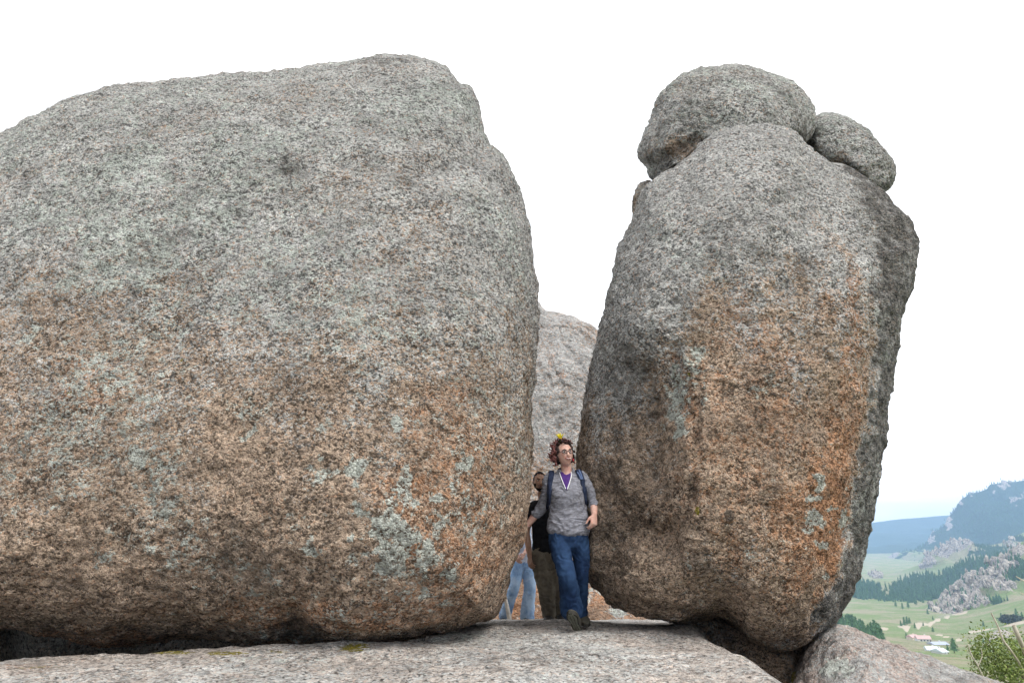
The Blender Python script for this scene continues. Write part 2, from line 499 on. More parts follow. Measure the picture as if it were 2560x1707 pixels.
def tall_paint(A, px, py, V, N):
    ex = np.interp(py, [p[1] for p in edge_line], [p[0] for p in edge_line])
    big = fbm(V, 0.9, 3, 0.5, 61)
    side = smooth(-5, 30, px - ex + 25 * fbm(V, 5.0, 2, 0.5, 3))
    streak = fbm(V * np.array([1.0, 1.0, 0.22]), 2.6, 3, 0.55, 67)
    A['grey'] = -0.1 + 1.2 * smooth(1120, 460, py + 180 * big + 210 * streak) + 0.3 * big
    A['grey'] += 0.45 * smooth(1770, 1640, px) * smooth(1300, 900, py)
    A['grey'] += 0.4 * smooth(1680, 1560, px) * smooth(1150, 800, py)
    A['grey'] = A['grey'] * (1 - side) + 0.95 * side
    A['rust'] = (1 - side) * blob(px, py, V, [(2075, 1250, 95, 330, 0.72), (2000, 1330, 130, 230, 0.62), (2085, 1330, 70, 220, 0.9), (2130, 900, 40, 330, 0.55), (1960, 1060, 70, 110, 0.5), (1850, 790, 60, 110, 0.38), (1890, 880, 40, 60, 0.45), (1810, 1130, 50, 60, 0.35),
                                 (1830, 1400, 60, 60, 0.45), (1720, 1010, 26, 60, 0.6), (1680, 900, 20, 40, 0.5), (1890, 1130, 260, 460, 0.42), (2080, 770, 60, 60, 0.4)], 71)
    A['lichen'] = np.maximum(0.2 + 0.2 * big, blob(px, py, V, [(1690, 1000, 32, 120, 0.85), (1740, 900, 45, 70, 0.75), (1755, 990, 20, 60, 0.65), (1750, 640, 110, 90, 0.5), (1920, 960, 50, 40, 0.6), (1650, 560, 80, 90, 0.45),
                                 (2052, 1195, 18, 16, 0.95), (2058, 1220, 16, 14, 1.0), (2040, 1245, 20, 12, 0.95), (2045, 1295, 28, 26, 1.0), (2035, 1325, 22, 14, 0.95), (2050, 1365, 34, 16, 0.95), (2085, 1270, 16, 12, 0.9), (2120, 1300, 20, 30, 0.85),
                                 (2080, 1330, 14, 12, 0.8), (2065, 1440, 10, 16, 0.9), (1720, 1400, 14, 40, 0.7), (2115, 1395, 14, 20, 0.7)], 81, 0.7, 9.0))
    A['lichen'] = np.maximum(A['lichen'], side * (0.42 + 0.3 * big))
    A['dark'] = np.maximum(0.10 + 0.12 * big, blob(px, py, V, [(1585, 980, 110, 170, 0.58), (1510, 1250, 85, 210, 0.7), (1600, 1170, 110, 170, 0.55), (1640, 1380, 90, 70, 0.5), (1720, 760, 90, 60, 0.5), (1800, 620, 90, 60, 0.45), (2010, 690, 60, 60, 0.5), (1935, 1160, 50, 220, 0.42),  # leading blobs paint the hollow's shade into the colour
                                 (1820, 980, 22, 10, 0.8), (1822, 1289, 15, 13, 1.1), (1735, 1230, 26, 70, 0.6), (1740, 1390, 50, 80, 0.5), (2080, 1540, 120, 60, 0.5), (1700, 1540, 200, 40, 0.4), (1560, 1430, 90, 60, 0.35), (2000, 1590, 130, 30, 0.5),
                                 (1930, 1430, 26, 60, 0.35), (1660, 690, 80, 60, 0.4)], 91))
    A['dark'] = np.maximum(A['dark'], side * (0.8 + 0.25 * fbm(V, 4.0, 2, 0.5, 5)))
    A['dark'] = np.maximum(A['dark'], (0.5 + 0.3 * big) * smooth(1760, 1600, px) * smooth(830, 1000, py) * smooth(1560, 1450, py))  # painted shade over the flank that turns into the gap
    A['moss'] = blob(px, py, V, [(1746, 1277, 7, 14, 1.0), (1715, 936, 10, 7, 0.9), (2110, 1420, 20, 40, 0.35)], 99, 0.4)

tall_outline = [(1467, 1440), (1490, 1465), (1511, 1486), (1519, 1504), (1558, 1523), (1597, 1540), (1640, 1555), (1680, 1564), (1710, 1563), (1743, 1549), (1780, 1543), (1814, 1546), (1845, 1570), (1874, 1600), (1910, 1616), (1950, 1622),
                (2004, 1613), (2042, 1591), (2070, 1572), (2090, 1553), (2112, 1510), (2139, 1445), (2150, 1385), (2177, 1304), (2196, 1206), (2204, 1125), (2213, 1040), (2230, 965), (2246, 900), (2258, 830), (2268, 784),
                (2286, 730), (2294, 680), (2293, 600), (2280, 570), (2258, 548), (2215, 500), (2177, 457), (2139, 432), (2080, 412), (2040, 390), (2010, 360), (1985, 335), (1948, 316), (1895, 311), (1840, 316), (1785, 337), (1742, 370), (1700, 412),
                (1655, 442), (1620, 470), (1596, 520), (1575, 575), (1545, 630), (1528, 700), (1515, 755), (1497, 832), (1485, 896), (1468, 963), (1457, 1040), (1450, 1110), (1444, 1170), (1442, 1250), (1446, 1330), (1455, 1400)]
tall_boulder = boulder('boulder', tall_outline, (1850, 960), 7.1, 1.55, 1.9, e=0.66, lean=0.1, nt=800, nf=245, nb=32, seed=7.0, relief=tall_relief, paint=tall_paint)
tag(tall_boulder, 'tall egg-shaped granite boulder with orange stains, carrying two cap rocks on top', 'boulder')

# ---- cap rocks
def cap_paint(A, px, py, V, N):
    big = fbm(V, 1.6, 3, 0.5, 31)
    A['grey'] = 0.95 + 0.15 * big
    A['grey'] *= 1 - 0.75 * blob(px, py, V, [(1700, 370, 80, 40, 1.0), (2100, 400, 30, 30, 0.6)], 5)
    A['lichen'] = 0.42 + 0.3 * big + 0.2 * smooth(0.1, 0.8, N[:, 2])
    A['dark'] = 0.36 + 0.3 * fbm(V, 2.5, 2, 0.5, 13) + 0.25 * smooth(0.1, -0.7, N[:, 2])  # darker on faces turned down

cap_outline = [(1597, 386), (1604, 350), (1622, 310), (1634, 265), (1648, 232), (1690, 196), (1740, 169), (1800, 163), (1870, 168), (1935, 190), (1990, 218), (2027, 261), (2032, 300), (2028, 335), (2014, 358), (1990, 372), (1930, 385), (1850, 395), (1770, 410),
               (1700, 440), (1640, 455), (1622, 448), (1612, 420)]
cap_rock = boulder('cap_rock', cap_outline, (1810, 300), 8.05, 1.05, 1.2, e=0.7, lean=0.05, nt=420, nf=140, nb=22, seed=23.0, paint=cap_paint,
                   relief=lambda px, py, V: -0.10 * np.exp(-(seg_dist(px, py, [(1640, 430), (1700, 375), (1800, 335), (1990, 345)]) / 26) ** 2))
tag(cap_rock, 'loaf-shaped dark grey rock balanced on the crown of the tall boulder', 'rock')
cap2_outline = [(2010, 350), (2016, 320), (2030, 295), (2062, 281), (2110, 288), (2165, 325), (2213, 374), (2240, 424), (2227, 468), (2205, 489), (2175, 470), (2130, 445), (2075, 420), (2030, 395)]
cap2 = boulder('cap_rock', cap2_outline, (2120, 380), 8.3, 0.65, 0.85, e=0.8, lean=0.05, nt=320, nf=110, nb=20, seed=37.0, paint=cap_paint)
tag(cap2, 'smaller dark oval rock leaning beside the loaf-shaped cap rock', 'rock')
flake_outline = [(1580, 560), (1578, 510), (1590, 470), (1606, 452), (1625, 446), (1650, 455), (1665, 500), (1655, 560), (1620, 590)]
def flake_paint(A, px, py, V, N):
    A['grey'] = 0.55 + 0.4 * fbm(V, 2.0, 2, 0.5, 5)
    A['lichen'] = 0.3 + 0 * px
    A['dark'] = 0.1 + 0 * px
flake = boulder('rock', flake_outline, (1620, 520), 8.2, 0.45, 0.6, e=0.8, lean=0.0, nt=220, nf=70, nb=20, seed=41.0, paint=flake_paint)
tag(flake, 'small pinkish rock showing behind the left shoulder of the tall boulder', 'rock')

# ---- far rock wall seen through the gap, with its cracks
cracks = [[(1335, 823), (1360, 814), (1400, 817), (1440, 822), (1470, 836), (1490, 870), (1500, 900)], [(1398, 820), (1410, 850), (1432, 875), (1455, 905), (1475, 930), (1492, 950)], [(1400, 792), (1425, 815), (1460, 830)],
          [(1373, 875), (1380, 905), (1395, 935), (1405, 950), (1413, 960)], [(1335, 932), (1374, 936), (1382, 968)], [(1425, 935), (1450, 945), (1478, 965)], [(1385, 955), (1420, 962), (1445, 975)],
          [(1335, 790), (1352, 785), (1380, 780), (1410, 790), (1455, 812), (1490, 835)], [(1340, 760), (1352, 785)]]
def wall_relief(px, py, V):
    d = 0.0
    w = 3 * fbm(V, 3.0, 2, 0.5, 9)
    for c in cracks:
        dl = seg_dist(px + w, py + w, c)
        d = d - 0.085 * np.exp(-(dl / 2.4) ** 2)
    top = seg_dist(px, py, cracks[0])
    d = d - 0.10 * smooth(0, 25, py - np.interp(px, [1300, 1335, 1400, 1440, 1470, 1490, 1510], [823, 823, 817, 822, 836, 870, 910])) * smooth(1000, 880, py)
    return d
def wall_paint(A, px, py, V, N):
    big = fbm(V, 0.5, 3, 0.5, 3)
    A['grey'] = 0.85 + 0.3 * big - 0.5 * smooth(1050, 1250, py)
    A['rust'] = blob(px, py, V, [(1378, 895, 12, 40, 0.4), (1405, 940, 20, 14, 0.5), (1440, 930, 26, 26, 0.2), (1340, 1150, 60, 60, 0.25)], 3)
    A['lichen'] = 0.2 + 0.3 * big
    A['dark'] = np.maximum(0.05, blob(px, py, V, [(1400, 1030, 60, 50, 0.55), (1350, 1020, 50, 90, 0.45), (1380, 1120, 80, 60, 0.4), (1370, 850, 20, 16, 0.3)], 3))
    for c in cracks:
        A['dark'] = np.maximum(A['dark'], 0.65 * np.exp(-(seg_dist(px, py, c) / 2.0) ** 2))
wall_outline = [(1080, 1700), (1040, 1450), (1050, 1150), (1090, 950), (1160, 820), (1240, 770), (1320, 750), (1345, 756), (1358, 772), (1375, 780), (1400, 785), (1440, 795), (1475, 813), (1497, 832), (1540, 862), (1600, 920), (1680, 1040), (1720, 1250), (1700, 1500), (1640, 1720), (1350, 1760)]
rock_wall = boulder('rock_wall', wall_outline, (1390, 1200), 22.0, 3.2, 3.0, e=0.7, lean=0.22, nt=460, nf=220, nb=20, seed=51.0, rough=1.6, relief=wall_relief, paint=wall_paint, mat=GRANITE_FAR)
tag(rock_wall, 'pale grey cracked rock dome standing behind the walkers in the gap', 'rock')
ledge_outline = [(1150, 1600), (1160, 1490), (1220, 1450), (1300, 1440), (1380, 1432), (1460, 1436), (1520, 1470), (1580, 1510), (1640, 1530), (1680, 1600), (1560, 1640), (1300, 1640)]
def ledge_paint(A, px, py, V, N):
    big = fbm(V, 1.3, 3, 0.5, 3)
    A['rust'] = 0.42 + 0.4 * big
    A['grey'] = blob(px, py, V, [(1490, 1460, 30, 40, 1.0), (1545, 1530, 40, 16, 1.0), (1470, 1500, 16, 20, 0.7)], 3)
    A['lichen'] = 0.1 + 0.6 * A['grey']
    A['dark'] = 0.05 + 0.15 * big
ledge = boulder('rock_ledge', ledge_outline, (1400, 1545), 14.6, 1.3, 1.8, e=0.75, lean=0.9, nt=280, nf=110, nb=16, seed=57.0, rough=1.6, paint=ledge_paint, mat=GRANITE_FAR)
tag(ledge, 'low orange-pink rock ledge at the foot of the cracked rock dome', 'rock')

# ---- pinkish outcrop at the right of the slab
outcrop_outline = [(2010, 1653), (2035, 1618), (2062, 1589), (2090, 1576), (2125, 1579), (2170, 1596), (2230, 1615), (2290, 1635), (2350, 1657), (2420, 1681), (2480, 1701), (2540, 1725), (2600, 1760), (2640, 1840), (2600, 1990), (2400, 2080), (2150, 2060), (2000, 1950), (1962, 1820), (1975, 1733)]
def outcrop_paint(A, px, py, V, N):
    big = fbm(V, 1.5, 3, 0.5, 3)
    A['grey'] = np.maximum(0.42 + 0.5 * big, blob(px, py, V, [(2400, 1670, 150, 40, 0.8), (2110, 1680, 80, 70, 0.9)], 3))
    A['rust'] = blob(px, py, V, [(2080, 1625, 50, 26, 0.3), (2030, 1640, 20, 60, 0.2)], 3)
    A['lichen'] = np.maximum(0.2 + 0.3 * big, blob(px, py, V, [(2090, 1670, 60, 40, 0.85), (2110, 1580, 50, 20, 0.5)], 8))
    A['dark'] = np.maximum(0.1 + 0.2 * big, blob(px, py, V, [(2010, 1660, 40, 90, 0.75), (2430, 1690, 120, 16, 0.5), (2060, 1690, 60, 50, 0.45)], 9))
    A['moss'] = blob(px, py, V, [(1985, 1690, 16, 26, 0.8), (2040, 1605, 20, 22, 0.6), (2470, 1700, 40, 8, 0.4)], 12)
outcrop = boulder('rock_outcrop', outcrop_outline, (2270, 1810), 6.6, 1.6, 2.0, e=0.7, lean=0.9, nt=400, nf=155, nb=18, seed=63.0, paint=outcrop_paint, mat=granite('granite_pink', grain=60.0, tan=(0.52, 0.43, 0.385), grey=(0.48, 0.475, 0.46), salmon=0.3, mute=0.5, bump=0.7))
tag(outcrop, 'low pinkish rock outcrop below the right foot of the tall boulder', 'rock')

# ---- stone added in the cleft to block light from behind
def cleft_paint(A, px, py, V, N):
    A['dark'] = 0.5 + 0.3 * fbm(V, 2.0, 2, 0.5, 5)
    A['grey'] = 0.2 + 0.3 * fbm(V, 1.5, 2, 0.5, 9)
cleft_blocker = boulder('rock', [(1640, 1640), (1680, 1562), (1760, 1535), (1850, 1545), (1950, 1580), (2040, 1590), (2100, 1640), (2110, 1760), (2050, 1850), (1900, 1870), (1720, 1800)], (1900, 1700), 7.7, 0.9, 0.9, e=0.75, lean=0.1, nt=200, nf=70, nb=14, seed=81.0, paint=cleft_paint)
tag(cleft_blocker, 'dark stone added down in the cleft under the tall boulder to block light', 'rock')

# ---- the slab underfoot
def slab_h(x, y):
    """height of the slab relative to the viewpoint"""
    prof = np.interp(y, [-3, 0, 1, 2, 3, 4, 5, 6, 6.5, 7, 7.5, 8, 9, 10, 12, 15, 20, 30], [-1.65, -1.62, -1.5, -1.17, -0.94, -0.825, -0.785, -0.785, -0.805, -0.832, -0.88, -0.945, -1.06, -1.18, -1.41, -1.68, -2.0, -3.0])
    xe = np.interp(y, [0, 4, 5.5, 6.2, 6.8, 9, 30], [1.25, 1.42, 1.50, 1.52, 1.6, 2.6, 6.0])
    d = np.maximum(0, x - xe)
    h = prof - 2.6 * d ** 1.8
    h = h - 0.05 * np.maximum(0, -x - 3.0) ** 1.5
    ye = np.interp(x, [-7, -3.4, -1.9, -1.05, -0.7], [4.75, 4.93, 5.17, 5.32, 5.5])
    h = h - 0.95 * smooth(0.0, 0.45, y - ye) * smooth(8.8, 8.0, y) * smooth(-0.62, -1.15, x)     # hollow under the big boulder
    h = h + 1.1 * smooth(8.0, 8.8, y) * smooth(-0.8, -1.5, x) + 1.3 * smooth(-4.7, -5.5, x) * smooth(5.0, 5.7, y) * smooth(9.0, 8.2, y) - 0.35 * smooth(10, 16, y) * smooth(-0.9, -2.2, x)  # unseen rises added behind and left of the hollow to keep light out
    h = h - 0.05 * np.exp(-((x - 0.15) / 0.5) ** 2 - ((y - 7.3) / 0.8) ** 2) * 0.2
    return h
nx, ny = 460, 360
sx = np.linspace(-7.0, 3.4, nx)
sy = np.concatenate([np.linspace(-2.5, 3.2, 40)[:-1], np.linspace(3.2, 8.2, 290), np.linspace(8.2, 24, ny - 329)])
gx, gy = np.meshgrid(sx, sy)
V = np.stack([gx.ravel(), gy.ravel(), CAMZ + slab_h(gx.ravel(), gy.ravel())], -1)
prof_blur = fbm(V, 0.7, 3, 0.5, 3) * 0.045 + fbm(V, 4.0, 3, 0.55, 5) * 0.012 + fbm(V, 16.0, 2, 0.6, 7) * 0.006
# bottom-left hump and pits
V[:, 2] += prof_blur
V[:, 2] = np.maximum(V[:, 2], -3.5)
px, py = to_px(V)
A = {k: np.zeros(len(V)) for k in ('grey', 'rust', 'lichen', 'dark', 'moss')}
big = fbm(V, 0.8, 3, 0.5, 19)
A['grey'] = 0.42 + 0.5 * big
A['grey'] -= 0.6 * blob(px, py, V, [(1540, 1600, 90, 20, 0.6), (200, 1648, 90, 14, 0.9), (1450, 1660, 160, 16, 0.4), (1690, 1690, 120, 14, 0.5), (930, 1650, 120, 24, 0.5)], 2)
A['lichen'] = 0.2 + 0.25 * big + blob(px, py, V, [(1150, 1595, 90, 20, 0.3), (700, 1645, 400, 12, 0.2)], 5)
A['rust'] = blob(px, py, V, [(60, 1668, 120, 16, 0.35), (200, 1645, 90, 12, 0.25)], 3)
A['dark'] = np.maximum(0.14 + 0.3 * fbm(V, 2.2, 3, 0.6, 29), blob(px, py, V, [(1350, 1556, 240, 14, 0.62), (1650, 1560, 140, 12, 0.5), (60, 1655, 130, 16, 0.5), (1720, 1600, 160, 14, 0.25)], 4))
A['moss'] = np.maximum(blob(px, py, V, [(420, 1630, 90, 8, 0.75), (560, 1631, 60, 7, 0.8), (690, 1628, 60, 6, 0.6), (890, 1617, 50, 12, 0.85), (1000, 1602, 60, 10, 0.4), (90, 1668, 110, 5, 0.55), (1835, 1612, 24, 12, 0.7), (1870, 1640, 24, 10, 0.5)], 6, 0.4),
                       0.3 * smooth(0.5, 0.9, fbm(V, 3.0, 3, 0.6, 77)))
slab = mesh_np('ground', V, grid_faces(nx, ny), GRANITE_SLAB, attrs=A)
structure(slab, 'pale grey weathered granite slab underfoot with dark flecks and moss streaks')
# ------------------------------------------------------------------ the valley
def land_material(name, green, dry, scale=0.02, forest=(0.02, 0.045, 0.022), rock=(0.36, 0.33, 0.30)):
    t = NT(name)
    v = t.coord()
    n1 = t.noise(v, scale, 6, 0.6)
    n2 = t.noise(v, scale * 9, 4, 0.65)
    c = t.mix(t.step(t.math('ADD', n1, t.math('MULTIPLY', t.math('SUBTRACT', n2, 0.5), 0.5)), 0.38, 0.62), green, dry)
    c = t.mix(1.0, c, t.ramp(t.noise(v, scale * 30, 3), [(0.3, 0.8), (0.7, 1.15)]), 'MULTIPLY')
    c = t.mix(t.step(t.math('ADD', t.attr('path'), t.math('MULTIPLY', t.math('SUBTRACT', n2, 0.5), 0.6)), 0.35, 0.65), c, (0.52, 0.45, 0.36))
    fm = t.step(t.math('ADD', t.attr('wood'), t.math('MULTIPLY', t.math('SUBTRACT', n2, 0.5), 0.5)), 0.4, 0.6)
    c = t.mix(fm, c, t.mix(t.step(t.noise(v, scale * 40, 3, 0.7), 0.35, 0.65), forest, tuple(x * 2.0 for x in forest)))
    rm = t.step(t.math('ADD', t.attr('crag'), t.math('MULTIPLY', t.math('SUBTRACT', n2, 0.5), 0.7)), 0.4, 0.6)
    c = t.mix(rm, c, t.mix(t.step(t.noise(v, scale * 25, 4, 0.7), 0.35, 0.65), tuple(x * 0.45 for x in rock), tuple(x * 1.35 for x in rock)))
    return t.done(c, 0.95, t.bump(t.noise(v, scale * 25, 4, 0.7), 1.0, 0.06 / scale), 0.1)

GRASS = land_material('meadow', (0.19, 0.26, 0.105), (0.32, 0.295, 0.20))
HILL = land_material('hillside', (0.21, 0.27, 0.115), (0.30, 0.29, 0.19), 0.012)

def ground_h(X, Y):
    R = np.hypot(X, Y)
    u = X / np.maximum(np.abs(Y), 1.0)
    h = np.interp(R * 0.88, [0, 20, 25, 60, 100, 200, 300, 450, 600, 1000, 2000, 9000], [-4.2, -4.5, -5.0, -11.5, -18, -33.5, -46.5, -63, -74, -91, -100, -100])
    h = h + 34 * smooth(0.585, 0.80, u) * smooth(380, 780, Y) * smooth(1500, 900, Y)
    h = h + 10 * smooth(0.60, 0.76, u) * smooth(90, 300, Y) * smooth(700, 400, Y)
    return h

def ground_hit(px, py, y0=15.0, y1=4000.0):
    Y = np.geomspace(y0, y1, 900)
    P = at_np(np.full(900, px), np.full(900, py), Y)
    g = CAMZ + ground_h(P[:, 0], P[:, 1])
    k = np.argmax(P[:, 2] < g)
    return Vector((P[k, 0], P[k, 1], g[k]))

na, nr = 260, 140
ang = np.concatenate([np.radians(np.linspace(-180, 18, 60, endpoint=False)), np.radians(np.linspace(18, 45, 150, endpoint=False)), np.radians(np.linspace(45, 180, 50))])
rad = np.concatenate([[0.5], np.geomspace(6, 9000, nr - 1)])
aa, rr = np.meshgrid(ang, rad)
X, Y = (rr * np.sin(aa)).ravel(), (rr * np.cos(aa)).ravel()
H = ground_h(X, Y)
P3 = np.stack([X, Y, 0 * X], -1)
far = smooth(20, 120, rr.ravel())
H = H + far * (1.8 * fbm(P3, 0.012, 3, 0.5, 3) + 0.5 * fbm(P3, 0.06, 2, 0.5, 5)) + (1 - far) * 0.25 * fbm(P3, 0.5, 2, 0.5, 5)
V = np.stack([X, Y, CAMZ + H], -1)
px, py = to_px(V)
paths = [[(2200, 1572), (2255, 1566), (2300, 1560), (2330, 1556), (2370, 1540), (2420, 1525)], [(2250, 1580), (2290, 1568), (2330, 1560)], [(2330, 1583), (2390, 1597), (2410, 1603)], [(2420, 1582), (2480, 1570), (2560, 1553)]]
ok = (Y > 100)
path = np.zeros(len(V))
for p, w in zip(paths, (2.6, 2.0, 1.6, 1.6)):
    path = np.maximum(path, ok * (1 - smooth(0.5 * w, 1.6 * w, seg_dist(px, py, p))))
wood = np.zeros(len(V))
crag = ok * np.exp(-(seg_dist(px, py, [(2340, 1545), (2430, 1520)]) / 12) ** 2) * 0.5
land = structure(mesh_np('terrain', V, grid_faces(na, nr), GRASS, attrs={'path': path, 'wood': wood, 'crag': crag}), 'green and straw-coloured meadow falling to a wide valley')

# ---- hills: crest line at a distance, face falling towards the valley
def hill(name, sky, D, depth, foot_h, mat, nrow=48, ncol=300, amp=10.0, f=0.01, back=0.8, conv=1.0, masks=None, jag=None):
    sky = np.array(sky, float)
    cx = np.linspace(sky[0, 0], sky[-1, 0], ncol)
    cy = np.interp(cx, sky[:, 0], sky[:, 1])
    crest = at_np(cx, cy, D)
    rows = []
    tt = np.concatenate([-np.linspace(1, 0, 10, endpoint=False) * back, np.linspace(0, 1, nrow)])
    for t in tt:
        p = crest.copy()
        if t < 0:
            p[:, 1] += -t * depth
            p[:, 0] *= p[:, 1] / D
            p[:, 2] = crest[:, 2] + t * 0.35 * depth
        else:
            p[:, 1] -= t * depth
            p[:, 0] *= (p[:, 1] / D) ** 0.35
            p[:, 2] = crest[:, 2] + (CAMZ + foot_h - crest[:, 2]) * t ** conv
        rows.append(p)
    V = np.concatenate(rows)
    T = np.repeat(tt, ncol)
    n = fbm(V, f, 5, 0.52, D * 0.013)
    w = smooth(0.0, 0.12, np.abs(T))
    V[:, 2] += amp * n * (0.12 + 0.88 * w) * smooth(1.05, 0.85, T)
    px, py = to_px(V)
    A = {'path': np.zeros(len(V)), 'wood': np.zeros(len(V)), 'crag': np.zeros(len(V))}
    if masks:
        masks(A, px, py, V, T)
    V[:, 2] += A['crag'] * (jag or amp * 0.4) * (0.3 + np.abs(fbm(V, f * 6, 3, 0.6, 3)) * 1.5)
    o = mesh_np(name, V, grid_faces(ncol, len(tt)), mat, attrs=A)
    structure(o)
    return o, V, T, px, py, A

def soft(px, py, V, items, seed=0.0):
    n = fbm(V, 0.03, 4, 0.6, seed) * 0.75
    out = np.zeros(len(px))
    for x, y, rx, ry, s in items:
        out = np.maximum(out, s * (1 - smooth(0.5, 1.1, np.hypot((px - x) / rx, (py - y) / ry) + n)))
    return out

def m_far(A, px, py, V, T):
    A['wood'][:] = 1.0
h_far = hill('far_ridge', [(900, 1345), (1700, 1335), (1990, 1325), (2178, 1306), (2256, 1296), (2374, 1287), (2560, 1276), (2900, 1262), (3500, 1290)], 5200, 1700, -100, HILL, amp=45, f=0.0016, masks=m_far, conv=0.8)
def m_mount(A, px, py, V, T):
    A['wood'][:] = 1.0 - soft(px, py, V, [(2290, 1395, 70, 26, 0.9), (2230, 1420, 60, 20, 0.9)], 4)
    A['crag'] = soft(px, py, V, [(2222, 1405, 14, 30, 0.9), (2240, 1388, 12, 14, 0.8), (2330, 1345, 12, 18, 0.9), (2372, 1300, 10, 26, 0.9), (2400, 1255, 8, 16, 0.7), (2428, 1234, 10, 8, 0.7), (2513, 1213, 16, 14, 0.85), (2486, 1232, 9, 9, 0.7), (2536, 1252, 14, 12, 0.75), (2555, 1240, 12, 12, 0.6)], 4)
h_mount = hill('mountain', [(2120, 1460), (2160, 1445), (2182, 1432), (2205, 1412), (2217, 1400), (2237, 1383), (2250, 1388), (2276, 1377), (2305, 1367), (2325, 1346), (2333, 1332), (2345, 1326), (2360, 1314), (2378, 1285), (2389, 1270), (2405, 1246),
                            (2416, 1238), (2423, 1229), (2434, 1231), (2448, 1227), (2466, 1221), (2474, 1209), (2501, 1207), (2530, 1204), (2560, 1200), (2700, 1185), (2900, 1200), (3300, 1260)], 2900, 1000, -100, HILL, amp=26, f=0.004, masks=m_mount, conv=0.75, jag=14, ncol=380)
def m_spur(A, px, py, V, T):
    A['crag'] = soft(px, py, V, [(2325, 1398, 16, 18, 0.95), (2355, 1385, 18, 18, 0.95), (2385, 1370, 20, 22, 0.95), (2415, 1362, 18, 16, 0.95), (2320, 1415, 16, 8, 0.7), (2190, 1440, 20, 10, 0.6), (2530, 1370, 16, 16, 0.6)], 14)
    A['wood'] = soft(px, py, V, [(2480, 1378, 60, 14, 0.8), (2550, 1350, 30, 14, 0.8)], 15)
h_spur = hill('meadow_spur', [(2060, 1448), (2130, 1443), (2174, 1440), (2237, 1431), (2270, 1421), (2296, 1412), (2310, 1398), (2317, 1391), (2327, 1386), (2341, 1391), (2352, 1375), (2365, 1367), (2378, 1358), (2392, 1352), (2405, 1349), (2423, 1355), (2433, 1363),
                              (2462, 1365), (2511, 1356), (2540, 1340), (2560, 1330), (2700, 1290), (3000, 1260)], 1750, 420, -98, HILL, amp=7, f=0.006, masks=m_spur, jag=9, ncol=340)
def m_wood(A, px, py, V, T):
    A['wood'] = smooth(-4, 4, py - np.interp(px, [2100, 2213, 2240, 2276, 2322, 2345, 2374, 2423, 2496, 2560], [1443, 1470, 1466, 1443, 1431, 1441, 1424, 1399, 1389, 1378])) * smooth(3, -3, py - np.interp(px, [2100, 2140, 2180, 2213, 2287, 2339, 2400], [1512, 1508, 1496, 1512, 1509, 1497, 1480]))
    A['wood'] *= 1 - soft(px, py, V, [(2218, 1470, 18, 26, 1.0)], 3)
h_wood = hill('wooded_slope', [(2040, 1452), (2130, 1446), (2180, 1450), (2230, 1452), (2276, 1444), (2322, 1434), (2374, 1422), (2423, 1402), (2496, 1390), (2560, 1380), (2800, 1340), (3100, 1320)], 1250, 330, -92, HILL, amp=5, f=0.008, masks=m_wood, ncol=340)
def m_rocky(A, px, py, V, T):
    A['crag'] = soft(px, py, V, [(2430, 1470, 42, 38, 1.0), (2470, 1460, 46, 40, 1.0), (2500, 1425, 26, 30, 1.0), (2400, 1500, 40, 26, 0.9), (2440, 1505, 40, 24, 0.9), (2530, 1400, 30, 30, 0.9), (2375, 1530, 40, 14, 0.8)], 24)
    A['wood'] = soft(px, py, V, [(2545, 1420, 26, 30, 0.95), (2490, 1500, 20, 10, 0.9)], 25) * 0.9
h_rocky = hill('rocky_hill', [(2190, 1545), (2255, 1527), (2310, 1512), (2360, 1492), (2391, 1471), (2402, 1462), (2412, 1447), (2421, 1440), (2430, 1433), (2447, 1436), (2460, 1432), (2472, 1426), (2480, 1414), (2489, 1405), (2513, 1402), (2524, 1385), (2545, 1362), (2560, 1350), (2700, 1300), (3000, 1270)],
              860, 210, -80.0, GRASS, amp=2.5, f=0.012, masks=m_rocky, jag=7, ncol=420, nrow=80)

# ---- trees
def cone_tree(h=1.0, r=0.2, tiers=3, sides=7, seed=0):
    """crown of stacked ragged cones standing on z = 0"""
    rs = np.random.RandomState(seed)
    V, F = [], []
    for k in range(tiers):
        z0 = h * (0.14 + 0.27 * k)
        z1 = min(h, z0 + h * (0.46 if k < tiers - 1 else 1))
        rk = r * (1.0 - 0.27 * k)
        b = len(V)
        for s in range(sides):
            a = 2 * math.pi * (s + 0.5 * (k % 2)) / sides
            q = rk * (0.72 + 0.5 * rs.rand())
            V.append((q * math.cos(a), q * math.sin(a), z0 + 0.06 * h * (rs.rand() - 0.5)))
        V.append((0.02 * h * rs.randn() * 0.4, 0.02 * h * rs.randn() * 0.4, z1))
        for s in range(sides):
            F.append((b + s, b + (s + 1) % sides, b + sides))
    return np.array(V), np.array(F)

def leaf_material(name, c1, c2, scale=3.0):
    t = NT(name)
    v = t.coord()
    c = t.mix(t.step(t.noise(v, scale, 3, 0.7), 0.35, 0.65), c1, c2)
    return t.done(c, 0.8, None, 0.2)
NEEDLES = leaf_material('larch_needles', (0.03, 0.075, 0.04), (0.065, 0.14, 0.07), 0.4)
NEEDLES_NEAR = leaf_material('larch_needles_light', (0.05, 0.11, 0.045), (0.10, 0.19, 0.08), 0.4)
BARK = plain('bark', (0.10, 0.075, 0.055), 0.9, 0.3, 8.0, 0.01, 40.0)

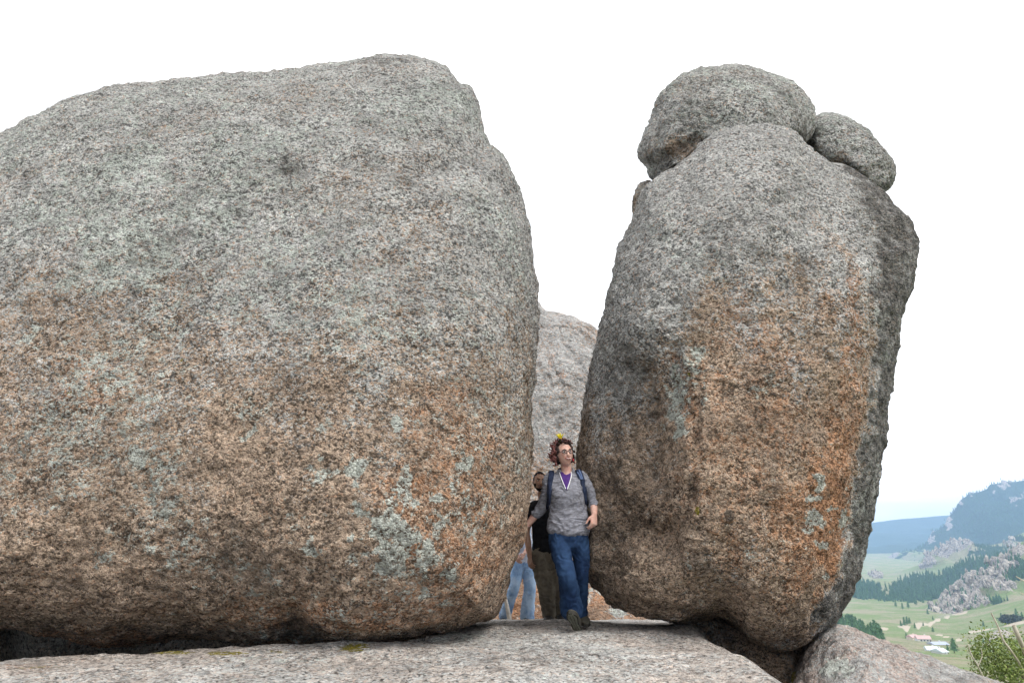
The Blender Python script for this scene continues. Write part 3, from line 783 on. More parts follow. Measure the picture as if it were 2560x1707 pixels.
def forest(name, P, hmin, hmax, mat, label, seed=0):
    """a wood that reads as one mass"""
    rs = np.random.RandomState(seed)
    protos = [cone_tree(1, 0.17, 3, 6, s) for s in range(4)]
    Vs, Fs, off = [], [], 0
    for i, p in enumerate(P):
        v, f = protos[i % 4]
        h = hmin + (hmax - hmin) * rs.rand()
        a = rs.rand() * 6.28
        ca, sa = math.cos(a), math.sin(a)
        w = h * (0.85 + 0.4 * rs.rand())
        q = np.stack([(v[:, 0] * ca - v[:, 1] * sa) * w, (v[:, 0] * sa + v[:, 1] * ca) * w, v[:, 2] * h - 0.08 * h], -1) + p
        Vs.append(q)
        Fs.append(f + off)
        off += len(v)
    o = mesh_np(name, np.concatenate(Vs), np.concatenate(Fs), mat, smooth_shade=False)
    o['kind'] = 'stuff'
    o['label'] = label
    o['category'] = 'forest'
    return o

def scatter(hl, n, sel, seed):
    o, V, T, px, py, A = hl
    rs = np.random.RandomState(seed)
    w = sel(A, px, py, T)
    w = w * (T >= 0) * (px > 2040) * (px < 2680)
    idx = rs.choice(len(V), n, p=w / w.sum())
    return V[idx] + rs.normal(size=(n, 3)) * np.array([3, 3, 0.0])

forest('forest', scatter(h_wood, 2600, lambda A, px, py, T: A['wood'], 1), 8, 13, NEEDLES, 'dense blue-green larch forest covering the wooded slope', 1)
forest('forest', scatter(h_mount, 3600, lambda A, px, py, T: A['wood'] * (1 - A['crag']) * smooth(1460, 1300, py), 2), 9, 14, NEEDLES, 'hazy blue forest clothing the tall mountain', 2)
forest('forest', scatter(h_spur, 420, lambda A, px, py, T: A['wood'] + 0.015 * (A['crag'] > 0.3), 3), 7, 11, NEEDLES, 'scattered larches among the pale crags of the meadow spur', 3)
forest('forest', scatter(h_rocky, 330, lambda A, px, py, T: A['wood'] + 0.05 * (A['crag'] > 0.25), 4), 4.5, 8, NEEDLES, 'larches growing between the rocks of the rocky hill', 4)

# crag stones of the rocky hill and the spur: angular blocks heaped along the crests
def crag_stones(name, hl, n, smin, smax, label, seed, sel=lambda A, px, py, T: A['crag'] * (A['crag'] > 0.35)):
    P = scatter(hl, n, sel, seed)
    rs = np.random.RandomState(seed)
    bm = bmesh.new()
    bmesh.ops.create_icosphere(bm, subdivisions=1, radius=1.0)
    B = np.array([v.co[:] for v in bm.verts])
    Fb = np.array([[v.index for v in f.verts] for f in bm.faces])
    bm.free()
    Vs, Fs, off = [], [], 0
    for p in P:
        s = smin + (smax - smin) * rs.rand() ** 2
        q = B.copy()
        for _ in range(9):                                  # chop flat faces
            d = rs.normal(size=3)
            d /= np.linalg.norm(d)
            t = np.maximum(0, q @ d - (0.3 + 0.35 * rs.rand()))
            q -= t[:, None] * d
        q = q * s * np.array([0.7 + 0.5 * rs.rand(), 0.7 + 0.5 * rs.rand(), 0.9 + 1.3 * rs.rand()]) + p
        Vs.append(q)
        Fs.append(Fb + off)
        off += len(B)
    o = mesh_np(name, np.concatenate(Vs), np.concatenate(Fs), CRAG, smooth_shade=False)
    o['kind'] = 'stuff'
    o['label'] = label
    o['category'] = 'rocks'
    return o
_t = NT('crag_stone')
_v = _t.coord()
CRAG = _t.done(_t.mix(_t.step(_t.noise(_v, 0.35, 5, 0.7), 0.35, 0.65), (0.15, 0.14, 0.125), (0.46, 0.42, 0.37)), 0.95, _t.bump(_t.noise(_v, 0.8, 4, 0.7), 1.0, 0.6), 0.1)
crag_stones('crag_stones', h_rocky, 360, 1.0, 6.5, 'grey-pink crag stones heaped over the rocky hill', 5)
crag_stones('crag_stones', h_spur, 200, 2.0, 10.0, 'pale crag stones along the crest of the meadow spur', 6)

def tree(px, py, hpx, label, group=None, broad=1.0, proto={}):
    """single larch standing on the meadow: trunk and ragged crown"""
    p = ground_hit(px, py)
    d = p.y * CP + (p.z - CAMZ) * SP
    h = hpx * d / FPX
    key = (len(proto) < 3 and len(proto)) if len(proto) < 3 else random.randrange(3)
    if key not in proto:
        vt = []
        for k in range(7):
            a = 2 * math.pi * k / 6
        V1, F1 = cone_tree(1.0, 0.27, 4, 9, 20 + key)
        # leafy tufts spread through the crown so the outline stays uneven
        rs = np.random.RandomState(50 + key)
        n = 260
        z = 0.14 + 0.84 * rs.rand(n) ** 1.2
        rr = (0.27 * (1.04 - z) + 0.02) * np.sqrt(rs.rand(n)) * 1.15
        a = rs.rand(n) * 6.283
        c = np.stack([rr * np.cos(a), rr * np.sin(a), z], -1)
        tri = rs.normal(size=(n, 3, 3)) * 0.032
        V2 = (c[:, None] + tri).reshape(-1, 3)
        F2 = np.arange(n * 3).reshape(-1, 3) + len(V1)
        crown = mesh_np('crown', np.concatenate([V1 * np.array([0.8, 0.8, 1]), V2]), np.concatenate([F1, F2]), NEEDLES_NEAR, smooth_shade=False)
        ring = [(0.028 * math.cos(2 * math.pi * s / 6), 0.028 * math.sin(2 * math.pi * s / 6)) for s in range(6)]
        Vt = np.array([(x, y, -0.05) for x, y in ring] + [(x * 0.55, y * 0.55, 0.5) for x, y in ring] + [(0, 0, 0.95)])
        Ft = np.array([(s, (s + 1) % 6, 6 + (s + 1) % 6) for s in range(6)] + [(s, 6 + (s + 1) % 6, 6 + s) for s in range(6)] + [(6 + s, 6 + (s + 1) % 6, 12) for s in range(6)])
        trunk = mesh_np('trunk', Vt, Ft, BARK)
        proto[key] = (crown.data, trunk.data)
        bpy.data.objects.remove(crown)
        bpy.data.objects.remove(trunk)
    root = bpy.data.objects.new('larch_tree', None)
    col.objects.link(root)
    root.location = p
    root.scale = (h * broad, h * broad, h)
    root.rotation_euler = (0, 0, random.random() * 6.28)
    tag(root, label, 'tree', group)
    for nm, me in zip(('crown', 'trunk'), proto[key]):
        o = bpy.data.objects.new(nm, me)
        col.objects.link(o)
        o.parent = root
    return root

rt = random.Random(5)
for i in range(46):                                        # the grove below the outcrop's crest line
    fx = rt.random()
    x = 2086 + 122 * fx
    top = 1521 + 46 * fx
    y = top + 40 + rt.random() * 14
    tree(x, min(y, 1616), 36 + 14 * rt.random(), 'young larch in the thick grove beyond the pinkish outcrop', 'larches of the grove')
for x, y, hh, lab in [(2262, 1565, 22, 'slim larch of the meadow clump above the track, clear trunk'), (2269, 1561, 20, 'leafy larch in the middle of the meadow clump above the track'), (2275, 1560, 16, 'low larch in the meadow clump, half hidden by its neighbours'), (2253, 1566, 15, 'small larch at the open edge of the meadow clump'),
                      (2288, 1571, 14, 'single dark larch right beside the pale track'), (2309, 1566, 10, 'tiny dark larch on the pale track below the rocks'), (2333, 1580, 12, 'round bushy larch alone on the green meadow'),
                      (2267, 1597, 15, 'dark larch at the gable of the cream house'), (2320, 1536, 14, 'narrow larch at the lower edge of the rocks'), (2326, 1520, 18, 'dark larch standing against a pale crag block'), (2333, 1550, 10, 'little larch between the rocks and the track'),
                      (2460, 1568, 15, 'ragged larch alone on the upper right meadow'), (2506, 1556, 22, 'slender larch beside the dark thicket'), (2543, 1546, 24, 'tallest larch rising out of the dark thicket'), (2556, 1545, 16, 'short larch at the far end of the dark thicket'),
                      (2386, 1630, 34, 'broad bright larch downhill of the white house'), (2370, 1627, 16, 'young larch just beside the broad bright larch'), (2459, 1606, 12, 'low larch on the brown slope above the shrub'), (2441, 1610, 10, 'stunted larch on the brown bank above the shrub'),
                      (2240, 1517, 16, 'larch at the torn lower edge of the forest'), (2257, 1523, 16, 'outlying larch just below the forest edge'), (2271, 1520, 18, 'dark larch standing clear of the forest edge'), (2290, 1512, 16, 'larch at the right corner of the forest edge')]:
    tree(x, y, hh, lab, None, 1.35 if hh > 30 or 'bushy' in lab else 1.0)

# dark thicket and a grey stone on the right-hand slope
def clump_bush(name, base, w, h, n, leaf, mat, seed, flat=1.0):
    rs = np.random.RandomState(seed)
    d = rs.normal(size=(n, 3))
    d /= np.linalg.norm(d, axis=1)[:, None]
    r = rs.rand(n) ** 0.4
    lob = 1 + 0.35 * fbm(d * 1.0 + seed, 1.7, 2, 0.5, seed)
    c = d * (r * lob)[:, None] * np.array([w, w * flat, h]) + np.array([0, 0, h * 0.8])
    c[:, 2] = np.maximum(c[:, 2], 0.02 * h)
    a = rs.normal(size=(n, 3))
    b = np.cross(a, rs.normal(size=(n, 3)))
    a /= np.linalg.norm(a, axis=1)[:, None]
    b /= np.linalg.norm(b, axis=1)[:, None]
    s = leaf * (0.6 + 0.8 * rs.rand(n))[:, None]
    V = np.stack([c - a * s, c + b * s * 0.45, c + a * s, c - b * s * 0.45], 1).reshape(-1, 3)
    o = mesh_np(name, V, np.arange(n * 4).reshape(-1, 4), mat, smooth_shade=False)
    o.location = base
    return o
g = ground_hit(2528, 1556)
thick = clump_bush('thicket', g, 9, 3.2, 1400, 0.9, leaf_material('thicket_leaves', (0.03, 0.045, 0.03), (0.07, 0.085, 0.055), 0.6), 5, 0.5)
tag(thick, 'dark low thicket on the right-hand meadow slope', 'bush')
g = ground_hit(2500, 1597, 60)
def stone_paint(A, px, py, V, N):
    A['grey'] = 0.7 + 0.3 * fbm(V, 0.6, 2, 0.5, 5)
    A['dark'] = 0.35 + 0.3 * fbm(V, 0.8, 2, 0.5, 9)
stone = boulder('rock', [(2472, 1602), (2478, 1590), (2490, 1577), (2505, 1573), (2520, 1578), (2530, 1590), (2532, 1606), (2500, 1618)], (2502, 1595), g.y, 3.0, 3.0, e=0.85, lean=0.3, nt=120, nf=50, nb=14, seed=91.0, rough=3.0, paint=stone_paint, mat=GRANITE_FAR)
tag(stone, 'dark grey stone on the slope above the green shrub', 'rock')

# ---- houses of the hamlet
WALL_CREAM = plain('cream_wall', (0.55, 0.50, 0.40), 0.8, 0.06, 1.0)
WALL_WHITE = plain('white_wall', (0.58, 0.58, 0.57), 0.8, 0.05, 1.0)
ROOF_PINK = plain('faded_red_roof', (0.46, 0.32, 0.31), 0.7, 0.12, 1.5)
ROOF_GREY = plain('blue_grey_roof', (0.33, 0.37, 0.45), 0.6, 0.12, 1.5)
ROOF_WHITE = plain('pale_sheet_roof', (0.50, 0.55, 0.58), 0.5, 0.06, 1.5)
DARK_GLASS = plain('dark_glass', (0.05, 0.06, 0.08), 0.15, 0.1, 2.0, spec=0.5)

def box_mesh(name, cx, cy, cz, sx, sy, sz, mat, parent):
    V = np.array([(cx + sx / 2 * a, cy + sy / 2 * b, cz + sz / 2 * c) for c in (-1, 1) for a, b in ((-1, -1), (1, -1), (1, 1), (-1, 1))])
    F = np.array([(3, 2, 1, 0), (4, 5, 6, 7), (0, 1, 5, 4), (1, 2, 6, 5), (2, 3, 7, 6), (3, 0, 4, 7)])
    return mesh_np(name, V, F, mat, parent, smooth_shade=False)

def house(px, py, wpx, hpx, deep, rot, wall, roof, label, nwin=3, roof_h=0.45):
    p = ground_hit(px, py)
    d = p.y * CP + (p.z - CAMZ) * SP
    w, h = wpx * d / FPX, hpx * d / FPX
    wh, rh = h * (1 - roof_h), h * roof_h
    root = bpy.data.objects.new('house', None)
    col.objects.link(root)
    root.location = p
    root.rotation_euler = (0, 0, rot)
    tag(root, label, 'house', None)
    box_mesh('wall', 0, 0, wh / 2 - 0.4, w, deep, wh + 0.8, wall, root)
    e = 0.35
    V = np.array([(-w / 2 - e, -deep / 2 - e, wh - 0.1), (w / 2 + e, -deep / 2 - e, wh - 0.1), (w / 2 + e, deep / 2 + e, wh - 0.1), (-w / 2 - e, deep / 2 + e, wh - 0.1), (-w / 2 - e, 0, wh + rh), (w / 2 + e, 0, wh + rh)])
    F = [(0, 1, 5, 4), (2, 3, 4, 5), (3, 2, 1, 0)]
    me = bpy.data.meshes.new('roof')
    me.from_pydata([tuple(v) for v in V], [], F + [(0, 4, 3), (1, 2, 5)])
    me.materials.append(roof)
    r = bpy.data.objects.new('roof', me)
    col.objects.link(r)
    r.parent = root
    box_mesh('chimney', w * 0.2, deep * 0.12, wh + rh * 0.95, 0.6, 0.6, 1.0, wall, r)
    for k in range(nwin):
        x = w * (-0.36 + 0.72 * (k + 0.5) / nwin + 0.0)
        win = box_mesh('window', x, -deep / 2 - 0.02, wh * 0.55, min(1.1, w * 0.12), 0.1, wh * 0.36, DARK_GLASS, root)
    box_mesh('door', w * 0.44, -deep / 2 - 0.02, wh * 0.36, min(1.0, w * 0.1), 0.1, wh * 0.66, BARK, root)
    return root
house(2283, 1599, 21, 13, 5.0, 0.25, WALL_CREAM, ROOF_PINK, 'small cream house with a faded red roof beside a dark larch', 2)
house(2308, 1603, 30, 15, 6.0, -0.25, WALL_WHITE, ROOF_PINK, 'longer white house with a faded red roof next to the cream house', 3)
house(2345, 1614, 38, 10, 6.0, 0.1, WALL_WHITE, ROOF_GREY, 'long low white house with a blue-grey roof', 5)
house(2329, 1627, 24, 12, 6.0, -0.3, WALL_WHITE, ROOF_WHITE, 'white house with a pale sheet roof below the long low house', 2, 0.55)
house(2350, 1632, 20, 12, 5.0, 0.35, WALL_WHITE, ROOF_WHITE, 'little shed with a pale blue-white roof beside the broad larch', 1, 0.55)

# ---- near shrub and dead branches at the right
LEAF = leaf_material('shrub_leaves', (0.09, 0.14, 0.035), (0.25, 0.30, 0.09), 9.0)
TWIG = plain('dead_wood', (0.50, 0.44, 0.37), 0.85, 0.25, 14.0, 0.004, 120.0)

def tube_np(pts, rad, sides=7, sub=4):
    P = catmull(pts, sub)
    R = np.interp(np.linspace(0, 1, len(P)), np.linspace(0, 1, len(rad)), rad)
    V = []
    up = np.array([0.31, 0.21, 0.93])
    for i in range(len(P)):
        t = P[min(i + 1, len(P) - 1)] - P[max(i - 1, 0)]
        t /= np.linalg.norm(t) + 1e-9
        a = np.cross(t, up)
        a /= np.linalg.norm(a) + 1e-9
        b = np.cross(t, a)
        for s in range(sides):
            q = 2 * math.pi * s / sides
            V.append(P[i] + R[i] * (a * math.cos(q) + b * math.sin(q)))
    F = grid_faces(sides, len(P), True)
    return np.array(V), F

def joined(name, pieces, mat, parent=None):
    Vs, Fs, off = [], [], 0
    for v, f in pieces:
        Vs.append(v)
        Fs.append(f + off)
        off += len(v)
    return mesh_np(name, np.concatenate(Vs), np.concatenate(Fs), mat, parent)

sb = at(2606, 1800, 11.0)
shrub = bpy.data.objects.new('shrub', None)
col.objects.link(shrub)
shrub.location = (sb.x, sb.y, sb.z)
tag(shrub, 'leafy light green shrub growing beside the pinkish outcrop', 'shrub')
rs = np.random.RandomState(8)
stems = []
tips = []
for k in range(9):
    a = 2 * math.pi * k / 9 + rs.rand()
    q = np.array([math.cos(a) * (0.35 + 0.4 * rs.rand()), math.sin(a) * (0.3 + 0.3 * rs.rand()), 0.75 + 0.5 * rs.rand()])
    stems.append(tube_np([(0, 0, -0.9), q * np.array([0.3, 0.3, 0.35]), q], [0.022, 0.014, 0.004], 6))
    tips.append(q)
    for j in range(2):
        q2 = q * 0.7 + rs.normal(size=3) * 0.25
        stems.append(tube_np([q * 0.55, q2], [0.01, 0.003], 5))
        tips.append(q2)
joined('stem', stems, BARK, shrub)
n = 9000
c = np.array(tips)[rs.randint(len(tips), size=n)] + rs.normal(size=(n, 3)) * np.array([0.12, 0.12, 0.10])
a = rs.normal(size=(n, 3)); a[:, 2] -= 0.3
b = np.cross(a, rs.normal(size=(n, 3)))
a /= np.linalg.norm(a, axis=1)[:, None]
b /= np.linalg.norm(b, axis=1)[:, None]
s = 0.021 * (0.6 + 0.8 * rs.rand(n))[:, None]
Vl = np.stack([c - a * s, c + b * s * 0.5, c + a * s, c - b * s * 0.5], 1).reshape(-1, 3)
fol = mesh_np('foliage', Vl, np.arange(n * 4).reshape(-1, 4), LEAF, shrub, smooth_shade=False)
fol['kind'] = 'stuff'

def branch(pts, rad, label, extra=()):
    V, F = tube_np([at(*p) for p in pts], rad)
    pieces = [(V, F)]
    for q, r in extra:
        pieces.append(tube_np([at(*p) for p in q], r, 5))
    o = joined('dead_branch', pieces, TWIG)
    return tag(o, label, 'branch')
branch([(2478, 1532, 10.4), (2496, 1568, 10.4), (2508, 1600, 10.4), (2530, 1630, 10.5), (2560, 1680, 10.7), (2580, 1760, 10.9)], [0.012, 0.012, 0.015, 0.016, 0.018, 0.02], 'thin bare branch standing up out of the shrub, its tip blunt', [([(2508, 1600, 10.4), (2500, 1580, 10.4), (2488, 1570, 10.3)], [0.006, 0.002])])
branch([(2534, 1562, 10.2), (2546, 1590, 10.2), (2562, 1625, 10.3), (2590, 1690, 10.6), (2600, 1780, 10.9)], [0.026, 0.03, 0.032, 0.034, 0.035], 'thickest pale dead branch, snapped off at the top')
branch([(2540, 1440, 10.0), (2553, 1448, 10.0), (2572, 1462, 10.1), (2620, 1540, 10.4), (2640, 1700, 10.8)], [0.006, 0.008, 0.01, 0.014, 0.02], 'slim bare twig arching in over the meadow slope', [([(2550, 1480, 10.0), (2566, 1490, 10.05), (2600, 1510, 10.2)], [0.004, 0.008])])
branch([(2420, 1608, 9.6), (2430, 1640, 9.6), (2445, 1665, 9.7), (2470, 1720, 9.9)], [0.005, 0.008, 0.01, 0.012], 'short grey twig leaning over the outcrop', [([(2430, 1640, 9.6), (2418, 1625, 9.6), (2410, 1606, 9.6)], [0.005, 0.002]), ([(2445, 1665, 9.7), (2455, 1640, 9.7), (2453, 1620, 9.7)], [0.006, 0.003])])

# ------------------------------------------------------------------ haze in the valley air
tops = max(o.matrix_world.translation.z + max((v[2] for v in o.bound_box), default=0) for o in col.objects if o.type == 'MESH')
def haze_box(density, color):
    lo, hi = CAMZ - 140.0, tops + 30.0
    o = box_mesh('haze', 0, 900.0, (lo + hi) / 2, 18000.0, 12000.0, hi - lo, None, None)
    m = bpy.data.materials.new('haze_air')
    m.use_nodes = True
    nt = m.node_tree
    nt.nodes.clear()
    out = nt.nodes.new('ShaderNodeOutputMaterial')
    vol = nt.nodes.new('ShaderNodeVolumePrincipled')
    vol.inputs['Color'].default_value = (*color, 1)
    vol.inputs['Density'].default_value = density
    vol.inputs['Anisotropy'].default_value = 0.0
    nt.links.new(vol.outputs[0], out.inputs['Volume'])
    o.data.materials.append(m)
    o['kind'] = 'stuff'
    o['label'] = 'pale blue haze filling the valley air'
    return o
haze_box(1.7e-4, (0.43, 0.63, 0.97))
# ------------------------------------------------------------------ the walkers
def W(zx, zy, Y):
    """point in the gap between the boulders, measured on an enlarged view of it"""
    return np.array(at(1220 + 0.3445 * zx, 1060 + 0.3445 * zy, Y))

def unit(v):
    v = np.asarray(v, float)
    return v / (np.linalg.norm(v) + 1e-12)

def limb(pts, radii, side=(1, 0, 0), n=16, sub=4, cap=True):
    """closed tapered tube with elliptical sections; radii are numbers or (across, deep)"""
    P = catmull(pts, sub)
    R = np.array([(r, r) if np.isscalar(r) else r for r in radii], float)
    R = catmull(R, sub)
    T = np.gradient(P, axis=0)
    rings = []
    side = np.asarray(side, float)
    L = len(P)
    seq = [(i, 1.0, 0.0) for i in range(L)]
    if cap:
        seq = [(0, s, -c) for s, c in ((0.35, 0.75), (0.72, 0.45), (0.93, 0.18))] + seq + [(L - 1, s, c) for s, c in ((0.93, 0.18), (0.72, 0.45), (0.35, 0.75))]
    for i, s, c in seq:
        t = unit(T[i])
        a = unit(side - t * np.dot(side, t))
        b = np.cross(t, a)
        o = P[i] + t * c * min(R[i])
        q = np.linspace(0, 2 * np.pi, n, endpoint=False)
        rings.append(o + s * (R[i][0] * np.cos(q)[:, None] * a + R[i][1] * np.sin(q)[:, None] * b))
    V = np.concatenate(rings)
    F = [tuple(f) for f in grid_faces(n, len(rings), True)]
    F.append(tuple(range(n))[::-1])
    F.append(tuple((len(rings) - 1) * n + k for k in range(n)))
    return V, F

def ball(c, r, M=None, seg=16):
    bm = bmesh.new()
    bmesh.ops.create_uvsphere(bm, u_segments=seg, v_segments=seg // 2 + 2, radius=1.0)
    V = np.array([v.co[:] for v in bm.verts])
    F = [tuple(v.index for v in f.verts) for f in bm.faces]
    bm.free()
    V = V * np.asarray(r, float)
    if M is not None:
        V = V @ np.asarray(M).T
    return V + np.asarray(c, float), F

def fused(name, pieces, voxel, mat, parent, smooth_it=4, fac=0.5, wrinkle=None):
    """melt overlapping closed pieces into one continuous skin"""
    V, F, off = [], [], 0
    for v, f in pieces:
        V.append(np.asarray(v))
        F += [tuple(i + off for i in q) for q in f]
        off += len(v)
    me = bpy.data.meshes.new('tmp')
    me.from_pydata([tuple(p) for p in np.concatenate(V)], [], F)
    o = bpy.data.objects.new('tmp', me)
    col.objects.link(o)
    bm = bmesh.new()
    bm.from_mesh(me)
    bmesh.ops.recalc_face_normals(bm, faces=bm.faces)
    bm.to_mesh(me)
    bm.free()
    m = o.modifiers.new('r', 'REMESH')
    m.mode = 'VOXEL'
    m.voxel_size = voxel
    m.use_smooth_shade = True
    m = o.modifiers.new('s', 'SMOOTH')
    m.factor = fac
    m.iterations = smooth_it
    dg = bpy.context.evaluated_depsgraph_get()
    me2 = bpy.data.meshes.new_from_object(o.evaluated_get(dg))
    bpy.data.objects.remove(o)
    bpy.data.meshes.remove(me)
    me2.name = name
    if wrinkle is not None:
        n = len(me2.vertices)
        co = np.empty(n * 3, np.float32)
        no = np.empty(n * 3, np.float32)
        me2.vertices.foreach_get('co', co)
        me2.vertices.foreach_get('normal', no)
        co = co.reshape(-1, 3).astype(float)
        co += no.reshape(-1, 3) * wrinkle(co)[:, None]
        me2.vertices.foreach_set('co', co.astype(np.float32).ravel())
        me2.update()
    me2.materials.clear()
    me2.materials.append(mat)
    for p in me2.polygons:
        p.use_smooth = True
    o = bpy.data.objects.new(name, me2)
    col.objects.link(o)
    if parent:
        o.parent = parent
    return o

def folds(amp, f=16.0, stretch=(0.55, 0.55, 1.7), seed=0.0):
    def g(P):
        q = P * np.array(stretch)
        w = fbm(P, 6.0, 2, 0.5, seed + 3)
        n = 1 - np.abs(perlin(q * f + w[:, None] * 1.3 + seed)) * 2.2
        return amp * (n - 0.3) + amp * 0.5 * fbm(P, f * 0.6, 2, 0.5, seed)
    return g

def head_shape(female=True):
    """head about its centre, face towards -Y"""
    bm = bmesh.new()
    bmesh.ops.create_icosphere(bm, subdivisions=5, radius=1.0)
    V = np.array([v.co[:] for v in bm.verts])
    F = [tuple(v.index for v in f.verts) for f in bm.faces]
    bm.free()
    x, y, z = V.T.copy()
    X = 0.074 * x
    Yc = 0.094 * y
    Z = 0.113 * z
    low = np.clip(-z, 0, 1)
    X *= 1 - (0.30 if female else 0.22) * low ** 1.6
    Yc = np.where(y > 0, Yc * (1 - 0.35 * low), Yc * (1 - 0.06 * low)) - 0.008 * low
    g = lambda cx, cz, sx, sz: np.exp(-((X - cx) / sx) ** 2 - ((Z - cz) / sz) ** 2) * (y < 0)
    for s in (-1, 1):
        Yc += 0.009 * g(0.031 * s, 0.012, 0.017, 0.012)        # eye sockets
        Yc -= 0.006 * g(0.038 * s, -0.022, 0.018, 0.018)       # cheeks
        Yc -= 0.005 * g(0.026 * s, 0.034, 0.024, 0.009)        # brow
    Yc -= 0.010 * g(0, -0.098, 0.022, 0.016)                   # chin
    Yc += 0.004 * g(0, -0.080, 0.03, 0.008)
    Yc -= 0.006 * g(0, -0.058, 0.026, 0.014)                   # lips
    return np.stack([X, Yc, Z], -1), F

def rotz(a):
    c, s = math.cos(a), math.sin(a)
    return np.array([[c, -s, 0], [s, c, 0], [0, 0, 1]])
def rotx(a):
    c, s = math.cos(a), math.sin(a)
    return np.array([[1, 0, 0], [0, c, -s], [0, s, c]])
def roty(a):
    c, s = math.cos(a), math.sin(a)
    return np.array([[c, 0, s], [0, 1, 0], [-s, 0, c]])

def head_pieces(c, M, s=1.0, female=True):
    V, F = head_shape(female)
    put = lambda P: (np.asarray(P) * s) @ M.T + c
    out = [(put(V), F)]
    v, f = limb([(0, -0.088, 0.022), (0, -0.097, 0.0), (0, -0.107, -0.022), (0, -0.098, -0.034)], [(0.008, 0.008), (0.010, 0.009), (0.015, 0.010), (0.012, 0.007)], n=12)
    out.append((put(v), f))
    for sd in (-1, 1):
        v, f = ball((0.074 * sd, 0.008, -0.006), (0.010, 0.019, 0.031), rotz(0.35 * sd))
        out.append((put(v), f))
    return out, put

def face_parts(person, put, M, s, brow_mat, lip_mat, smile=True):
    """eyes, brows and mouth as small parts on the head"""
    for sd in (-1, 1):
        v, f = ball((0.031 * sd, -0.0795, 0.012), (0.0125, 0.0085, 0.0075))
        e = poly('eye', put(v), f, EYE_WHITE, person)
        v, f = ball((0.031 * sd + 0.002, -0.087, 0.012), (0.006, 0.003, 0.006))
        poly('iris', put(v), f, EYE_DARK, e)
        v, f = limb([(0.014 * sd, -0.092, 0.029), (0.03 * sd, -0.0935, 0.034), (0.047 * sd, -0.083, 0.029)], [0.003, 0.004, 0.002], n=8)
        poly('eyebrow', put(v), f, brow_mat, person)
    if smile:
        v, f = limb([(-0.031, -0.085, -0.046), (-0.015, -0.098, -0.0565), (0, -0.1015, -0.060), (0.015, -0.098, -0.0565), (0.031, -0.085, -0.046)], [0.002, 0.0075, 0.0095, 0.0075, 0.002], n=10)
        m = poly('mouth', put(v), f, lip_mat, person)
        v, f = limb([(-0.022, -0.1005, -0.0520), (0, -0.1105, -0.0580), (0.022, -0.1005, -0.0520)], [0.0022, 0.0048, 0.0022], n=10)
        poly('teeth', put(v), f, TEETH, m)
    else:
        v, f = limb([(-0.022, -0.09, -0.058), (0, -0.1, -0.058), (0.022, -0.09, -0.058)], [0.002, 0.0055, 0.002], n=10)
        poly('mouth', put(v), f, lip_mat, person)

def poly(name, V, F, mat, parent, smooth_shade=True):
    me = bpy.data.meshes.new(name)
    me.from_pydata([tuple(p) for p in V], [], [tuple(f) for f in F])
    me.materials.append(mat)
    for p in me.polygons:
        p.use_smooth = smooth_shade
    o = bpy.data.objects.new(name, me)
    col.objects.link(o)
    if parent:
        o.parent = parent
    return o

def hand_pieces(wrist, d, n, th, curl=0.6, size=1.0, spread=0.05):
    """palm, four fingers, thumb. d: towards the fingertips, n: palm normal (fingers curl to it), th: +1/-1 side of the thumb"""
    d, n = unit(d), np.asarray(n, float)
    n = unit(n - d * np.dot(n, d))
    s = np.cross(d, n) * th
    w = np.asarray(wrist, float)
    L = size
    out = [limb([w - d * 0.02 * L, w + d * 0.02 * L, w + d * 0.055 * L, w + d * 0.088 * L], [(0.026 * L, 0.019 * L), (0.033 * L, 0.017 * L), (0.040 * L, 0.015 * L), (0.039 * L, 0.012 * L)], side=s, n=14)]
    for k, (off, ln) in enumerate(((0.029, 0.072), (0.0100, 0.080), (-0.0095, 0.074), (-0.028, 0.058))):
        p = w + d * (0.086 - 0.006 * abs(k - 1)) * L + s * off * L
        pts = [p - d * 0.02 * L, p]
        a = 0.15 + 0.1 * k * curl
        dr = unit(d + s * spread * (1.5 - k) * 0.6)
        for seg in (0.44, 0.32, 0.24):
            a += curl * 0.62
            p = p + (dr * math.cos(a) + n * math.sin(a)) * ln * seg * L
            pts.append(p)
        r = 0.0088 * L
        out.append(limb(pts, [r * 1.1, r * 1.08, r, r * 0.92, r * 0.8], side=s, n=10, sub=3))
    p = w + d * 0.018 * L + s * 0.024 * L
    a = unit(s * 0.75 + d * 0.75 + n * 0.25)
    b = unit(s * 0.25 + d * 0.9 + n * 0.4)
    out.append(limb([p - s * 0.01 * L, p + a * 0.032 * L, p + a * 0.038 * L + b * 0.028 * L, p + a * 0.04 * L + b * 0.055 * L], [0.014 * L, 0.0115 * L, 0.0098 * L, 0.008 * L], side=n, n=10, sub=3))
    return out

def foot_pieces(heel, toe, up, width=0.046, high=0.06):
    """shoe upper from heel to toe"""
    heel, toe, up = (np.asarray(q, float) for q in (heel, toe, up))
    d = unit(toe - heel)
    L = np.linalg.norm(toe - heel)
    up = unit(up - d * np.dot(up, d))
    s = np.cross(d, up)
    P, R = [], []
    for f, w, h in ((0.02, 0.72, 0.92), (0.14, 0.86, 1.0), (0.32, 0.88, 1.0), (0.5, 0.95, 0.80), (0.68, 1.08, 0.62), (0.84, 1.02, 0.5), (0.97, 0.62, 0.38)):
        P.append(heel + d * L * f + up * high * h * 0.5)
        R.append((width * w, high * h * 0.5))
    return limb(P, R, side=s, n=16, sub=3), d, up, s, L

